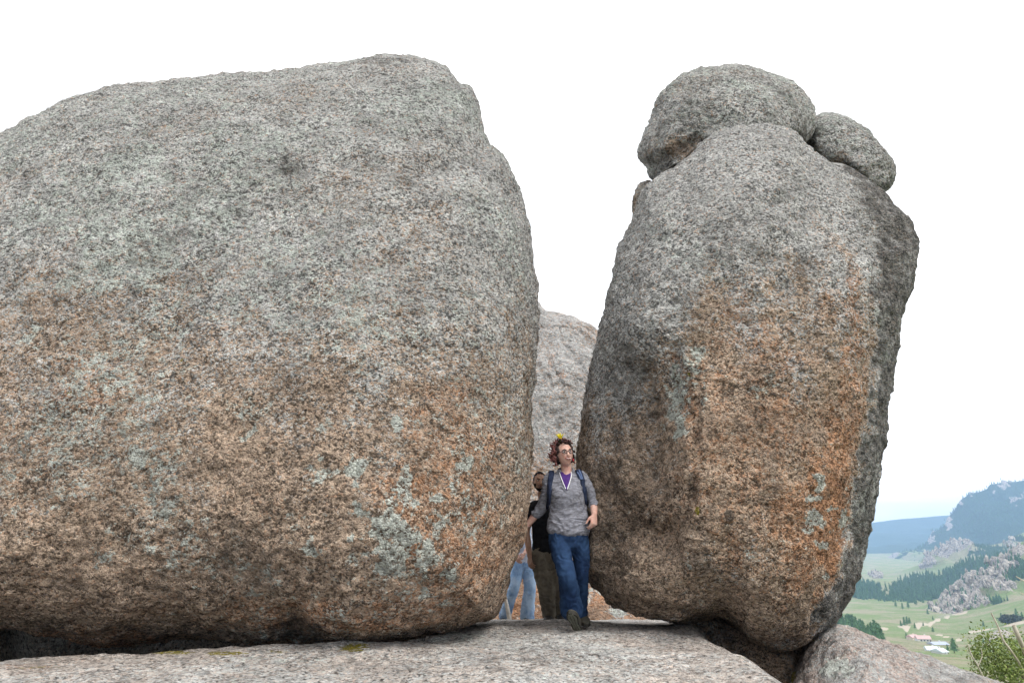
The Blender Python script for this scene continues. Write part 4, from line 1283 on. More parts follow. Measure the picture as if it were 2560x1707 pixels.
def sole_piece(heel, d, up, s, L, width=0.05, thick=0.016):
    """shaped outsole plate and its lugs"""
    n = 28
    prof = lambda f: np.interp(f, [0, 0.04, 0.16, 0.4, 0.55, 0.75, 0.9, 1.0], [0.45, 0.75, 0.86, 0.72, 0.86, 1.08, 0.85, 0.3])
    fs = np.linspace(0, 1, n)
    L2 = L * 1.04
    top = [heel + d * (L2 * f - 0.01) + s * width * prof(f) for f in fs] + [heel + d * (L2 * f - 0.01) - s * width * prof(f) for f in fs[::-1]]
    V = np.array([p + up * 0.006 for p in top] + [p - up * thick for p in top])
    m = len(top)
    F = [tuple(range(m))[::-1], tuple(range(m, 2 * m))] + [(i, (i + 1) % m, m + (i + 1) % m, m + i) for i in range(m)]
    lugs = []
    for f in np.linspace(0.06, 0.94, 11):
        for e in (-0.55, 0.0, 0.55):
            c = heel + d * (L2 * f - 0.01) + s * width * prof(f) * e - up * (thick + 0.002)
            lugs.append((c, width * prof(f) * 0.2, L2 * 0.028))
    return V, F, lugs

def lug_mesh(name, lugs, d, up, s, mat, parent):
    V, F = [], []
    for c, a, b in lugs:
        k = len(V)
        for z in (0.004, -0.004):
            for x, y in ((-1, -1), (1, -1), (1, 1), (-1, 1)):
                V.append(c + s * a * x + d * b * y + up * z)
        F += [tuple(k + i for i in q) for q in ((3, 2, 1, 0), (4, 5, 6, 7), (0, 1, 5, 4), (1, 2, 6, 5), (2, 3, 7, 6), (3, 0, 4, 7))]
    o = poly(name, V, F, mat, parent, False)
    o['kind'] = 'stuff'
    return o

# ---- materials
def skin(name, c, red):
    t = NT(name)
    v = t.coord()
    k = t.mix(t.step(t.noise(v, 26, 4), 0.35, 0.7), c, red)
    t.b.inputs['Subsurface Weight'].default_value = 0.08
    t.b.inputs['Subsurface Radius'].default_value = (0.01, 0.004, 0.002)
    return t.done(k, 0.5, t.bump(t.noise(v, 300, 2), 0.3, 0.001), 0.35)
def cloth(name, c1, c2, scale, stretch=(1, 1, 1), weave=500.0, fade=None):
    t = NT(name)
    v = t.coord(stretch)
    k = t.mix(t.step(t.noise(v, scale, 4, 0.7), 0.34, 0.66), c1, c2)
    if fade:
        k = t.mix(t.step(t.noise(t.coord(), 5.0, 3), 0.4, 0.68), k, fade)
    return t.done(k, 0.9, t.bump(t.noise(v, weave, 2), 0.35, 0.002), 0.12)
SKIN_F = skin('light_skin', (0.56, 0.36, 0.29), (0.50, 0.26, 0.205))
SKIN_M = skin('brown_skin', (0.50, 0.31, 0.22), (0.42, 0.235, 0.16))
HEATHER = cloth('heather_grey_knit', (0.12, 0.12, 0.137), (0.27, 0.27, 0.305), 60.0, (0.5, 0.5, 1.5))
PURPLE = plain('purple_jersey', (0.065, 0.025, 0.15), 0.9, 0.2, 30.0)
DENIM = cloth('dark_denim', (0.009, 0.020, 0.052), (0.016, 0.036, 0.088), 22.0, (1.6, 1.6, 0.5), 700.0, (0.027, 0.058, 0.125))
DENIM_PALE = cloth('pale_denim', (0.17, 0.29, 0.50), (0.27, 0.40, 0.60), 16.0, (1.6, 1.6, 0.5), 500.0, (0.40, 0.53, 0.70))
KHAKI = cloth('olive_canvas', (0.145, 0.128, 0.098), (0.22, 0.195, 0.152), 14.0, (1, 1, 0.6))
BLACK = cloth('black_cotton', (0.010, 0.010, 0.012), (0.020, 0.020, 0.023), 20.0)
STRIPE = cloth('pale_blue_striped_cotton', (0.70, 0.74, 0.82), (0.42, 0.50, 0.68), 60.0, (0.1, 0.1, 1.0))
NAVY = cloth('navy_webbing', (0.016, 0.022, 0.045), (0.03, 0.04, 0.075), 60.0)
NAVY_LIGHT = plain('blue_grey_mesh', (0.10, 0.14, 0.25), 0.8, 0.15, 200.0)
ZIPWHITE = plain('white_zip_tape', (0.75, 0.75, 0.76), 0.6, 0.05, 50.0)
SHOE = plain('black_shoe', (0.022, 0.02, 0.018), 0.65, 0.3, 60.0)
SHOE_F = plain('dark_olive_shoe', (0.06, 0.055, 0.042), 0.75, 0.3, 70.0)
RUBBER = plain('dark_rubber', (0.032, 0.03, 0.024), 0.7, 0.3, 80.0)
RUBBER_LIGHT = plain('worn_rubber_lugs', (0.15, 0.15, 0.115), 0.8, 0.3, 80.0)
EYE_WHITE = plain('eye_white', (0.62, 0.60, 0.58), 0.3, 0.03)
EYE_DARK = plain('iris', (0.04, 0.035, 0.03), 0.2, 0.1)
TEETH = plain('teeth', (0.60, 0.55, 0.50), 0.3, 0.03)
LIPS = plain('lips', (0.36, 0.10, 0.095), 0.5, 0.1)
LIPS_M = plain('brown_lips', (0.17, 0.075, 0.06), 0.5, 0.1)
FRAME = plain('spectacle_frame', (0.018, 0.014, 0.014), 0.3, 0.1, spec=0.5)
HAIR_BLACK = plain('black_hair', (0.010, 0.008, 0.008), 0.75, 0.3, 90.0, 0.003, 240.0, spec=0.06)
HAIR_BROWN = plain('brown_hair', (0.06, 0.035, 0.02), 0.6, 0.3, 90.0, 0.003, 240.0)
PETAL = plain('yellow_petal', (0.80, 0.66, 0.03), 0.6, 0.08, 40.0)
BIRCH = plain('peeled_stick', (0.60, 0.55, 0.48), 0.75, 0.2, 25.0)
_t = NT('auburn_pink_hair')
_c = _t.mix(_t.step(_t.attr('tip'), 0.35, 1.0), (0.024, 0.012, 0.010), (0.26, 0.10, 0.09))
_c = _t.mix(_t.step(_t.noise(_t.coord(), 130, 3), 0.42, 0.62), _c, (0.018, 0.010, 0.010))
HAIR_F = _t.done(_c, 0.6, _t.bump(_t.noise(_t.coord((1, 1, 0.3)), 260, 3), 0.8, 0.004), 0.2)
_t = NT('spectacle_glass')
_t.b.inputs['Transmission Weight'].default_value = 1.0
_t.b.inputs['IOR'].default_value = 1.02
GLASS = _t.done((0.95, 0.96, 0.97), 0.02, None, 0.5)

def person_root(p, label, group=None):
    o = bpy.data.objects.new('person', None)
    col.objects.link(o)
    o.location = p
    return tag(o, label, 'person', group)

def attach(root):
    """parts were laid out in place: keep them there under their root"""
    inv = Matrix.Translation(-root.location)
    for ch in [c for c in bpy.data.objects if c.parent == root]:
        ch.matrix_parent_inverse = inv

def surface_of(*objs):
    V, F, off = [], [], 0
    for o in objs:
        me = o.data
        V += [v.co.copy() for v in me.vertices]
        F += [tuple(i + off for i in p.vertices) for p in me.polygons]
        off = len(V)
    return BVHTree.FromPolygons(V, F)

def lay_on(bvh, p, d=(0, 1, 0), off=0.006, back=0.6):
    d = Vector(d)
    loc, nor, i, dist = bvh.ray_cast(Vector(p) - d * back, d)
    if loc is None:
        loc, nor, i, dist = bvh.find_nearest(Vector(p))
    if nor.dot(d) > 0:
        nor = -nor
    return np.array(loc + nor * off), np.array(nor)

def ribbon(name, bvh, pts, width, mat, parent, thick=0.008, n=30, off=0.004, dirs=None):
    """a band of cloth that follows the surface under it"""
    P = catmull(pts, 10)
    idx = np.linspace(0, len(P) - 1, n)
    P = np.stack([np.interp(idx, np.arange(len(P)), P[:, k]) for k in range(3)], -1)
    C, N = [], []
    for p in P:
        q, nn = lay_on(bvh, p, off=off)
        C.append(q)
        N.append(nn)
    C, N = np.array(C), np.array(N)
    for _ in range(3):
        C[1:-1] = (C[:-2] + 2 * C[1:-1] + C[2:]) / 4
        N[1:-1] = (N[:-2] + 2 * N[1:-1] + N[2:]) / 4
    V, F = [], []
    for i in range(n):
        t = unit(C[min(i + 1, n - 1)] - C[max(i - 1, 0)])
        nn = unit(N[i])
        s = unit(np.cross(t, nn))
        for a, b in ((-1, 0), (-0.9, 1), (0.9, 1), (1, 0)):
            V.append(C[i] + s * a * width / 2 + nn * (b * thick - 0.003))
    for i in range(n - 1):
        for k in range(4):
            a, b = i * 4 + k, i * 4 + (k + 1) % 4
            F.append((a, b, b + 4, a + 4))
    F += [(3, 2, 1, 0), tuple((n - 1) * 4 + k for k in range(4))]
    return poly(name, V, F, mat, parent)

# ================================================================== the woman in front
Yw = 6.3
kw = (W(1, 700, Yw) - W(0, 700, Yw))[0]
foot_w = W(640, 1490, Yw)
woman = person_root(Vector(foot_w), 'smiling person in heather grey quarter-zip top and dark jeans, striding out of the gap')
J = dict(hipA=W(512, 835, Yw + 0.03), kneeA=W(568, 1085, Yw - 0.13), ankA=W(625, 1385, Yw + 0.05),
         hipB=W(655, 835, Yw + 0.06), kneeB=W(682, 1090, Yw + 0.10), ankB=W(668, 1392, Yw + 0.36),
         shA=W(446, 396, Yw + 0.03), elA=W(398, 590, Yw + 0.13), wrA=W(282, 738, Yw + 0.17),
         shB=W(684, 388, Yw + 0.03), elB=W(765, 560, Yw + 0.05), wrB=W(772, 655, Yw - 0.08))
hc = W(556, 221, Yw - 0.02)
Mw = rotz(math.radians(15)) @ rotx(math.radians(-5)) @ roty(math.radians(-5))
hp, put_w = head_pieces(hc, Mw, 0.96, True)
body = list(hp)
body.append(limb([W(566, 285, Yw + 0.02), W(568, 330, Yw + 0.03), W(568, 375, Yw + 0.04)], [0.050, 0.050, 0.062], n=16))
body.append(limb([W(566, 375, Yw + 0.04), W(567, 430, Yw + 0.03), W(572, 560, Yw + 0.03), W(580, 700, Yw + 0.04), W(582, 830, Yw + 0.04)], [(0.10, 0.06), (0.135, 0.085), (0.125, 0.085), (0.13, 0.09), (0.15, 0.10)], n=20))
body.append(limb([J['shA'], (J['shA'] + J['elA']) / 2, J['elA'], (J['elA'] * 0.45 + J['wrA'] * 0.55), J['wrA']], [0.042, 0.038, 0.036, 0.034, 0.025], n=14))
body.append(limb([J['shB'], (J['shB'] + J['elB']) / 2, J['elB'], (J['elB'] * 0.45 + J['wrB'] * 0.55), J['wrB']], [0.042, 0.038, 0.036, 0.034, 0.026], n=14))
body += hand_pieces(J['wrA'], W(250, 800, Yw + 0.30) - J['wrA'], (-1, 0.5, 0.1), -1, 0.25, 0.95)
body += hand_pieces(J['wrB'], W(766, 760, Yw - 0.11) - J['wrB'], (-0.55, 0.85, 0.1), -1, 0.75, 0.98)
for h, k, a in (('hipA', 'kneeA', 'ankA'), ('hipB', 'kneeB', 'ankB')):
    body.append(limb([J[h], (J[h] + J[k]) / 2, J[k], (J[k] * 0.6 + J[a] * 0.4), J[a]], [0.082, 0.07, 0.05, 0.048, 0.034], n=14))
fused('body', body, 0.0055, SKIN_F, woman, 2)
face_parts(woman, put_w, Mw, 1.0, HAIR_BROWN, LIPS)
# spectacles
gl = []
for sd in (-1, 1):
    q = np.linspace(0, 2 * np.pi, 24, endpoint=False)
    ring = np.stack([0.033 * sd + 0.0245 * np.sign(np.cos(q)) * np.abs(np.cos(q)) ** 0.7, -0.103 + 0.010 * np.abs(0.033 * sd + 0.0245 * np.cos(q)) / 0.05, 0.010 + 0.0155 * np.sign(np.sin(q)) * np.abs(np.sin(q)) ** 0.8], -1)
    gl.append(tube_np(np.concatenate([ring, ring[:1]]), [0.0026, 0.0026], 6, 1))
    gl.append(tube_np([(0.057 * sd, -0.092, 0.016), (0.072 * sd, -0.05, 0.014), (0.078 * sd, 0.0, 0.008)], [0.0026, 0.0024, 0.002], 6))
gl.append(tube_np([(-0.009, -0.103, 0.013), (0, -0.107, 0.016), (0.009, -0.103, 0.013)], [0.0024, 0.0024, 0.0024], 6))
glasses = joined('spectacles', [(put_w(v), f) for v, f in gl], FRAME, woman)
for sd in (-1, 1):
    q = np.linspace(0, 2 * np.pi, 20, endpoint=False)
    ring = np.stack([0.033 * sd + 0.024 * np.cos(q), -0.103 + 0.010 * np.abs(0.033 * sd + 0.024 * np.cos(q)) / 0.05, 0.010 + 0.015 * np.sin(q)], -1)
    poly('lens', put_w(np.concatenate([ring, ring + np.array([0, 0.0015, 0])])), [tuple(range(20)), tuple(range(39, 19, -1))] + [(i, 20 + i, 20 + (i + 1) % 20, (i + 1) % 20) for i in range(20)], GLASS, glasses)
# wind-blown curls
rs = np.random.RandomState(4)
hv, hf = head_shape(True)
hpieces = []
cap_v = hv * np.array([1.06, 1.06, 1.05]) + np.array([0, 0.012, 0.012])
sel = lambda v: (v[2] > 0.070 - 0.25 * (v[1] + 0.06)) and (v[1] > -0.075 or v[2] > 0.088)
keep = [k for k, v in enumerate(hv) if (v[2] > 0.078) or (v[1] > -0.012 and v[2] > -0.06) or (abs(v[0]) > 0.062 and v[1] > -0.045 and v[2] > 0.0)]
for k in rs.choice(keep, 190, replace=False):
    v = cap_v[k]
    o = unit(v)
    hpieces.append(ball(v, 0.011 + 0.007 * rs.rand(), None, 8))
    if rs.rand() < 0.62:
        t = unit(np.cross(o, rs.normal(size=3)))
        b = np.cross(o, t)
        R0 = 0.012 + 0.010 * rs.rand()
        pts = []
        blow = np.array([-0.7 if v[0] < 0.02 else 0.2, 0.2, 0.1]) * (0.035 if v[0] < 0.02 else 0.012) * rs.rand()
        for j in range(7):
            a = j * 0.95
            pts.append(v + o * (0.006 + 0.0045 * j * (1.0 if v[2] > 0.05 else 0.8)) + t * R0 * math.sin(a) + b * R0 * (1 - math.cos(a)) * 0.7 + blow * j / 3.0)
        hpieces.append(limb(pts, [0.009, 0.009, 0.008, 0.007, 0.006, 0.005, 0.004], n=8, sub=2))
for k in range(24):                                        # the loose bunch blown out beside the cheek
    a = rs.rand(3)
    base = np.array([-0.078 - 0.015 * a[0], -0.012 + 0.05 * a[1], 0.045 - 0.125 * a[2]])
    pts = [base + np.array([-0.008 * j * (0.6 + 0.6 * a[0]) + 0.010 * math.sin(j * 1.3 + a[1] * 6), 0.008 * math.cos(j + a[0] * 5), 0.004 * j * (a[0] - 0.6) + 0.011 * math.cos(j * 1.3 + a[1] * 6)]) for j in range(6)]
    hpieces.append(limb(pts, [0.011, 0.010, 0.0085, 0.007, 0.006, 0.004], n=8, sub=2))
for k in range(14):
    a = rs.rand(3)
    base = np.array([0.078 + 0.006 * a[0], 0.0 + 0.04 * a[1], 0.05 - 0.14 * a[2]])
    pts = [base + np.array([0.005 * j * a[0] + 0.007 * math.sin(j * 1.4), 0.006 * math.cos(j), -0.003 * j + 0.007 * math.cos(j * 1.4)]) for j in range(5)]
    hpieces.append(limb(pts, [0.010, 0.009, 0.008, 0.006, 0.004], n=8, sub=2))
hair = fused('hair', [(put_w(v), f) for v, f in hpieces], 0.0042, HAIR_F, woman, 1, 0.3)
hco = np.array([v.co[:] for v in hair.data.vertices])
loc = ((hco - hc) @ Mw) / 0.96
tip = np.clip((np.linalg.norm(loc / np.array([0.085, 0.105, 0.125]), axis=1) - 1.0) / 0.35, 0, 1)
tip = np.clip(tip + 0.35 * smooth(-0.08, -0.12, loc[:, 0]), 0, 1)
at_tip = hair.data.attributes.new('tip', 'FLOAT', 'POINT')
at_tip.data.foreach_set('value', tip.astype(np.float32))
# earring
v, f = ball(put_w(np.array([[0.078, 0.0, -0.055]]))[0], (0.008, 0.006, 0.014), None, 10)
poly('earring', v, f, plain('red_earring', (0.5, 0.03, 0.05), 0.3, 0.1), woman)

# quarter-zip top
def tors(z, x, hw, dy, depth):
    return W(x, z, Yw + dy), (hw * kw, depth)
secs = [tors(372, 567, 92, 0.045, 0.062), tors(392, 566, 118, 0.04, 0.078), tors(430, 566, 132, 0.03, 0.102), tors(480, 568, 141, 0.02, 0.122), tors(530, 572, 136, 0.02, 0.124), tors(600, 580, 136, 0.03, 0.112), tors(660, 584, 143, 0.03, 0.115), tors(720, 583, 151, 0.03, 0.124), tors(772, 582, 155, 0.03, 0.130)]
top = [limb([s[0] for s in secs], [s[1] for s in secs], n=28, sub=4)]
top.append(limb([W(470, 378, Yw + 0.04), J['shA'], W(424, 485, Yw + 0.06), J['elA'], J['elA'] * 0.55 + J['wrA'] * 0.45], [0.042, 0.050, 0.050, 0.050, 0.044], n=16))
top.append(limb([W(665, 372, Yw + 0.04), J['shB'], W(728, 475, Yw + 0.04), J['elB'], J['elB'] * 0.62 + J['wrB'] * 0.38], [0.042, 0.051, 0.052, 0.050, 0.045], n=16))
for sd, x in ((-1, 440), (1, 690)):
    top.append(ball(W(x - 42 * sd, 390, Yw + 0.035), (0.06, 0.060, 0.040)))
for sd in (-1, 1):                                          # bust
    top.append(ball(W(568 + 58 * sd, 498, Yw - 0.055), (0.062, 0.05, 0.06)))
# stand-up collar, open at the front
q = np.linspace(math.radians(-38), math.radians(218), 17)
nb = W(568, 352, Yw + 0.035)
top.append(limb([nb + np.array([0.070 * math.cos(a), 0.066 * math.sin(a), 0.012 + 0.022 * max(0, math.sin(a)) - 0.016 * max(0, -math.sin(a))]) for a in q], [(0.022, 0.010)] * 17, side=(0, 0, 1), n=10, sub=2))
shirt = fused('quarter_zip_top', top, 0.006, HEATHER, woman, 4, 0.5, folds(0.0085, 11.0, (0.55, 0.55, 1.5), 3.0))
bv = surface_of(shirt)
# V opening with the purple shirt, white zip tape along both edges
rows, V, F = 14, [], []
vl = [W(520, 348, Yw), W(530, 400, Yw), W(562, 482, Yw)]
vr = [W(606, 345, Yw), W(596, 400, Yw), W(566, 484, Yw)]
L1, L2 = catmull(vl, 8), catmull(vr, 8)
m = len(L1)
for i in range(m):
    for j in range(9):
        p = L1[i] + (L2[i] - L1[i]) * j / 8
        V.append(lay_on(bv, p, off=0.004)[0])
poly('purple_shirt', V, grid_faces(9, m), PURPLE, woman)
zips = joined('zip', [tube_np([lay_on(bv, p, off=0.005)[0] for p in L[::3]] , [0.0042, 0.0042], 6, 3) for L in (L1, L2)], ZIPWHITE, woman)
# jeans
ww = lambda *a: np.array(a)
jn = [limb([W(582, 700, Yw + 0.035), W(583, 770, Yw + 0.04), W(584, 830, Yw + 0.045), W(584, 880, Yw + 0.045)], [(0.140, 0.100), (0.160, 0.115), (0.172, 0.120), (0.150, 0.105)], n=24)]
jn.append(limb([W(512, 800, Yw + 0.035), W(522, 890, Yw + 0.01), W(548, 1000, Yw - 0.06), J['kneeA'] + ww(0, 0, 0), W(590, 1200, Yw - 0.06), W(600, 1300, Yw - 0.0), W(612, 1358, Yw + 0.03)], [(0.088, 0.10), (0.092, 0.102), (0.083, 0.09), (0.077, 0.08), (0.084, 0.084), (0.096, 0.094), (0.100, 0.098)], n=20))
jn.append(limb([W(655, 800, Yw + 0.06), W(664, 890, Yw + 0.07), W(678, 1000, Yw + 0.09), J['kneeB'] + ww(-0.01, 0, 0), W(672, 1200, Yw + 0.20), W(664, 1300, Yw + 0.30), W(660, 1365, Yw + 0.36)], [(0.088, 0.10), (0.085, 0.10), (0.072, 0.085), (0.066, 0.075), (0.066, 0.078), (0.076, 0.086), (0.08, 0.09)], n=20))
jeans = fused('jeans', jn, 0.0065, DENIM, woman, 4, 0.5, folds(0.007, 10.0, (0.7, 0.7, 1.25), 8.0))
# shoes: the leading heel on the rock, toes lifted
heel, toe = W(652, 1480, Yw + 0.02), W(598, 1362, Yw - 0.19)
(sv, sf), d_, u_, s_, L_ = foot_pieces(heel, toe, (0.1, 0.6, 1.0), 0.044, 0.075)
shoe = fused('shoe', [(sv, sf), limb([W(640, 1440, Yw + 0.03), W(628, 1385, Yw + 0.05)], [0.042, 0.044], n=12)], 0.005, SHOE_F, woman, 3)
V, F, lugs = sole_piece(heel, d_, u_, s_, L_, 0.047)
so = poly('sole', V, F, RUBBER, woman, False)
lug_mesh('lugs', lugs, d_, u_, s_, RUBBER_LIGHT, so)
gz = CAMZ + float(slab_h(np.array([J['ankB'][0]]), np.array([J['ankB'][1]]))[0])
heel2, toe2 = np.array([J['ankB'][0] + 0.01, J['ankB'][1] + 0.07, gz + 0.075]), np.array([J['ankB'][0] + 0.045, J['ankB'][1] - 0.13, gz + 0.02])
(sv, sf), d_, u_, s_, L_ = foot_pieces(heel2, toe2, (0, 0, 1), 0.044, 0.075)
fused('shoe', [(sv, sf), limb([heel2 + ww(0, -0.02, 0.03), J['ankB']], [0.042, 0.044], n=12)], 0.005, SHOE_F, woman, 3)
V, F, lugs = sole_piece(heel2, d_, u_, s_, L_, 0.047)
poly('sole', V, F, RUBBER, woman, False)
attach(woman)

# her backpack: body behind her back, straps over both shoulders
pc = W(575, 520, Yw + 0.27)
pack = bpy.data.objects.new('backpack', None)
col.objects.link(pack)
pack.location = Vector(pc - np.array([0, 0, 0.24]))
tag(pack, 'navy backpack worn by the smiling person, straps over the grey top', 'backpack')
fused('bag', [limb([pc + ww(0, 0, -0.22), pc + ww(0, 0.01, -0.12), pc + ww(0, 0.015, 0.05), pc + ww(0, 0, 0.17), pc + ww(0, -0.02, 0.22)], [(0.12, 0.09), (0.148, 0.11), (0.145, 0.105), (0.125, 0.085), (0.08, 0.06)], n=20)], 0.008, NAVY, pack, 4, 0.5, folds(0.004, 12.0))
fused('pocket', [limb([pc + ww(0, 0.10, -0.16), pc + ww(0, 0.115, -0.06), pc + ww(0, 0.10, 0.03)], [(0.09, 0.04), (0.105, 0.045), (0.09, 0.035)], n=16)], 0.008, NAVY, pack, 3)
stA = ribbon('strap', bv, [W(462, 352, Yw), W(452, 400, Yw), W(447, 470, Yw), W(445, 540, Yw), W(440, 600, Yw)], 0.050, NAVY, pack, 0.011, 34)
stB = ribbon('strap', bv, [W(652, 330, Yw), W(668, 375, Yw), W(690, 450, Yw), W(702, 520, Yw), W(712, 580, Yw)], 0.060, NAVY, pack, 0.011, 34)
ribbon('strap_panel', bv, [W(664, 340, Yw), W(676, 375, Yw), W(684, 405, Yw)], 0.016, NAVY_LIGHT, stB, 0.014, 12)
ribbon('strap_panel', bv, [W(648, 342, Yw), W(660, 375, Yw), W(668, 405, Yw)], 0.012, NAVY_LIGHT, stB, 0.014, 12)
for st, a in ((stA, W(462, 352, Yw)), (stB, W(652, 330, Yw))):
    c0, n0 = lay_on(bv, a)
    V, F = limb([c0 + ww(0, 0.0, 0.002), c0 + ww(0, 0.05, 0.012), c0 + ww(0, 0.10, -0.01), c0 + ww(0.0, 0.17, -0.08)], [(0.026, 0.008)] * 4, n=10)
    poly('strap_top', V, F, NAVY, st)
for ch in [c for c in bpy.data.objects if c.parent == pack]:
    ch.matrix_parent_inverse = Matrix.Translation(-pack.location)

# flower tucked into the hair
fc = put_w(np.array([[-0.030, -0.012, 0.148]]))[0]
flower = bpy.data.objects.new('flower', None)
col.objects.link(flower)
flower.location = Vector(fc)
flower.scale = (1.5, 1.5, 1.5)
tag(flower, 'bright yellow flower tucked on top of curly hair', 'flower')
for k in range(13):
    a = 2 * math.pi * k / 13
    t = 0.5 + 0.35 * (k % 3) / 2
    o = np.array([math.cos(a) * t, math.sin(a) * t * 0.7 - 0.2, 0.75])
    s = np.array([-math.sin(a), math.cos(a), 0])
    o = unit(o)
    nn = np.cross(o, s)
    V = [o * 0.004 + s * 0.003, o * 0.018 + s * 0.0075 + nn * 0.002, o * 0.042, o * 0.018 - s * 0.0075 + nn * 0.002, o * 0.004 - s * 0.003, o * 0.02 - nn * 0.003]
    poly('petal', V, [(0, 1, 5), (1, 2, 5), (2, 3, 5), (3, 4, 5), (4, 0, 5), (0, 4, 3, 2, 1)], PETAL, flower, False)
v, f = ball((0, 0, 0.006), (0.012, 0.012, 0.010), None, 10)
poly('flower_heart', v, f, plain('flower_heart', (0.55, 0.40, 0.02), 0.8, 0.1), flower)
v, f = tube_np([(0, 0, 0.0), (0.002, 0.006, -0.02), (0.0, 0.01, -0.045)], [0.002, 0.002], 6)
poly('stalk', v, f, plain('flower_stalk', (0.12, 0.2, 0.05), 0.8, 0.1), flower)

# ================================================================== the man behind her
Ym = 8.5
km = (W(1, 700, Ym) - W(0, 700, Ym))[0]
man = person_root(Vector(W(460, 1440, Ym)), 'bearded person in black T-shirt and olive trousers, half hidden behind the smiling person')
J = dict(hipA=W(372, 935, Ym), kneeA=W(424, 1195, Ym - 0.08), ankA=W(450, 1400, Ym), hipB=W(472, 935, Ym + 0.03), kneeB=W(498, 1190, Ym + 0.0), ankB=W(520, 1400, Ym + 0.18),
         shA=W(335, 600, Ym), elA=W(280, 772, Ym + 0.02), wrA=W(302, 960, Ym - 0.08), shB=W(505, 595, Ym), elB=W(545, 770, Ym + 0.03), wrB=W(540, 930, Ym - 0.12))
hc = W(374, 416, Ym - 0.02)
Mm = rotz(math.radians(8)) @ rotx(math.radians(4))
hp, put_m = head_pieces(hc, Mm, 1.03, False)
body = list(hp)
body.append(limb([W(390, 490, Ym + 0.03), W(400, 540, Ym + 0.04), W(410, 580, Ym + 0.04)], [0.06, 0.062, 0.075], n=16))
body.append(limb([W(415, 590, Ym + 0.03), W(418, 680, Ym + 0.02), W(420, 800, Ym + 0.02), W(422, 930, Ym + 0.02)], [(0.13, 0.08), (0.15, 0.10), (0.135, 0.10), (0.14, 0.10)], n=20))
for s in 'AB':
    body.append(limb([J['sh' + s], (J['sh' + s] + J['el' + s]) / 2, J['el' + s], J['el' + s] * 0.5 + J['wr' + s] * 0.5, J['wr' + s]], [0.05, 0.048, 0.042, 0.040, 0.029], n=14))
    body.append(limb([J['hip' + s], (J['hip' + s] + J['knee' + s]) / 2, J['knee' + s], J['knee' + s] * 0.6 + J['ank' + s] * 0.4, J['ank' + s]], [0.085, 0.075, 0.055, 0.052, 0.038], n=14))
body += hand_pieces(J['wrA'], W(312, 1060, Ym - 0.12) - J['wrA'], (0.75, 0.6, 0.1), -1, 0.65, 1.05)
body += hand_pieces(J['wrB'], W(530, 1030, Ym - 0.16) - J['wrB'], (-0.75, 0.6, 0.1), 1, 0.6, 1.05)
fused('body', body, 0.0065, SKIN_M, man, 2)
face_parts(man, put_m, Mm, 1.0, HAIR_BLACK, LIPS_M, False)
def shell(name, put, female, mask, grow, mat, parent, lump=0.003, seed=0.0):
    """hair grown as a thick skin on part of the head"""
    hv, hf = head_shape(female)
    c = np.array([0, 0, -0.01])
    outer = c + (hv - c) * grow
    outer = outer + (unit(np.array([0, 0, 1])) * 0) + lump * fbm(hv, 90.0, 2, 0.5, seed)[:, None] * (hv - c) / 0.1
    keep = [f for f in hf if all(mask(hv[i]) for i in f)]
    return poly(name, put(outer), keep, mat, parent)
shell('hair', put_m, False, lambda v: (v[2] > 0.062 + 0.02 * (v[1] < -0.05)) or (v[1] > 0.005 and v[2] > -0.055) or (abs(v[0]) > 0.060 and v[1] > -0.03 and v[2] > 0.0), 1.05, HAIR_BLACK, man)
shell('beard', put_m, False, lambda v: v[1] < 0.02 and v[2] < -0.018 and (v[2] < -0.070 or abs(v[0]) > 0.05 or (v[2] < -0.036 and v[2] > -0.052 and abs(v[0]) < 0.034)) , 1.035, HAIR_BLACK, man)
secs = [(W(412, 565, Ym + 0.04), (0.11, 0.07)), (W(415, 592, Ym + 0.03), (0.165, 0.095)), (W(418, 650, Ym + 0.02), (0.178, 0.118)), (W(420, 740, Ym + 0.02), (0.168, 0.122)), (W(420, 830, Ym + 0.02), (0.160, 0.118)), (W(420, 918, Ym + 0.02), (0.165, 0.122))]
ts = [limb([s[0] for s in secs], [s[1] for s in secs], n=28)]
for s, x in (('A', 360), ('B', 480)):
    ts.append(limb([W(x, 590, Ym + 0.02), J['sh' + s], J['sh' + s] * 0.4 + J['el' + s] * 0.6], [0.06, 0.072, 0.066], n=16))
fused('t_shirt', ts, 0.009, BLACK, man, 4, 0.5, folds(0.006, 12.0, (0.7, 0.7, 1.4), 21.0))
tr = [limb([W(420, 880, Ym + 0.02), W(420, 930, Ym + 0.02), W(422, 985, Ym + 0.02)], [(0.150, 0.108), (0.163, 0.116), (0.155, 0.11)], n=24)]
tr.append(limb([J['hipA'], W(392, 1050, Ym - 0.02), J['kneeA'], W(432, 1290, Ym - 0.04), W(446, 1385, Ym)], [(0.105, 0.105), (0.112, 0.108), (0.098, 0.095), (0.088, 0.088), (0.078, 0.08)], n=20))
tr.append(limb([J['hipB'], W(488, 1050, Ym + 0.02), J['kneeB'], W(508, 1290, Ym + 0.09), W(518, 1375, Ym + 0.17)], [(0.105, 0.105), (0.10, 0.104), (0.085, 0.09), (0.075, 0.082), (0.07, 0.076)], n=20))
fused('trousers', tr, 0.009, KHAKI, man, 4, 0.5, folds(0.009, 10.0, (0.8, 0.8, 1.3), 31.0))
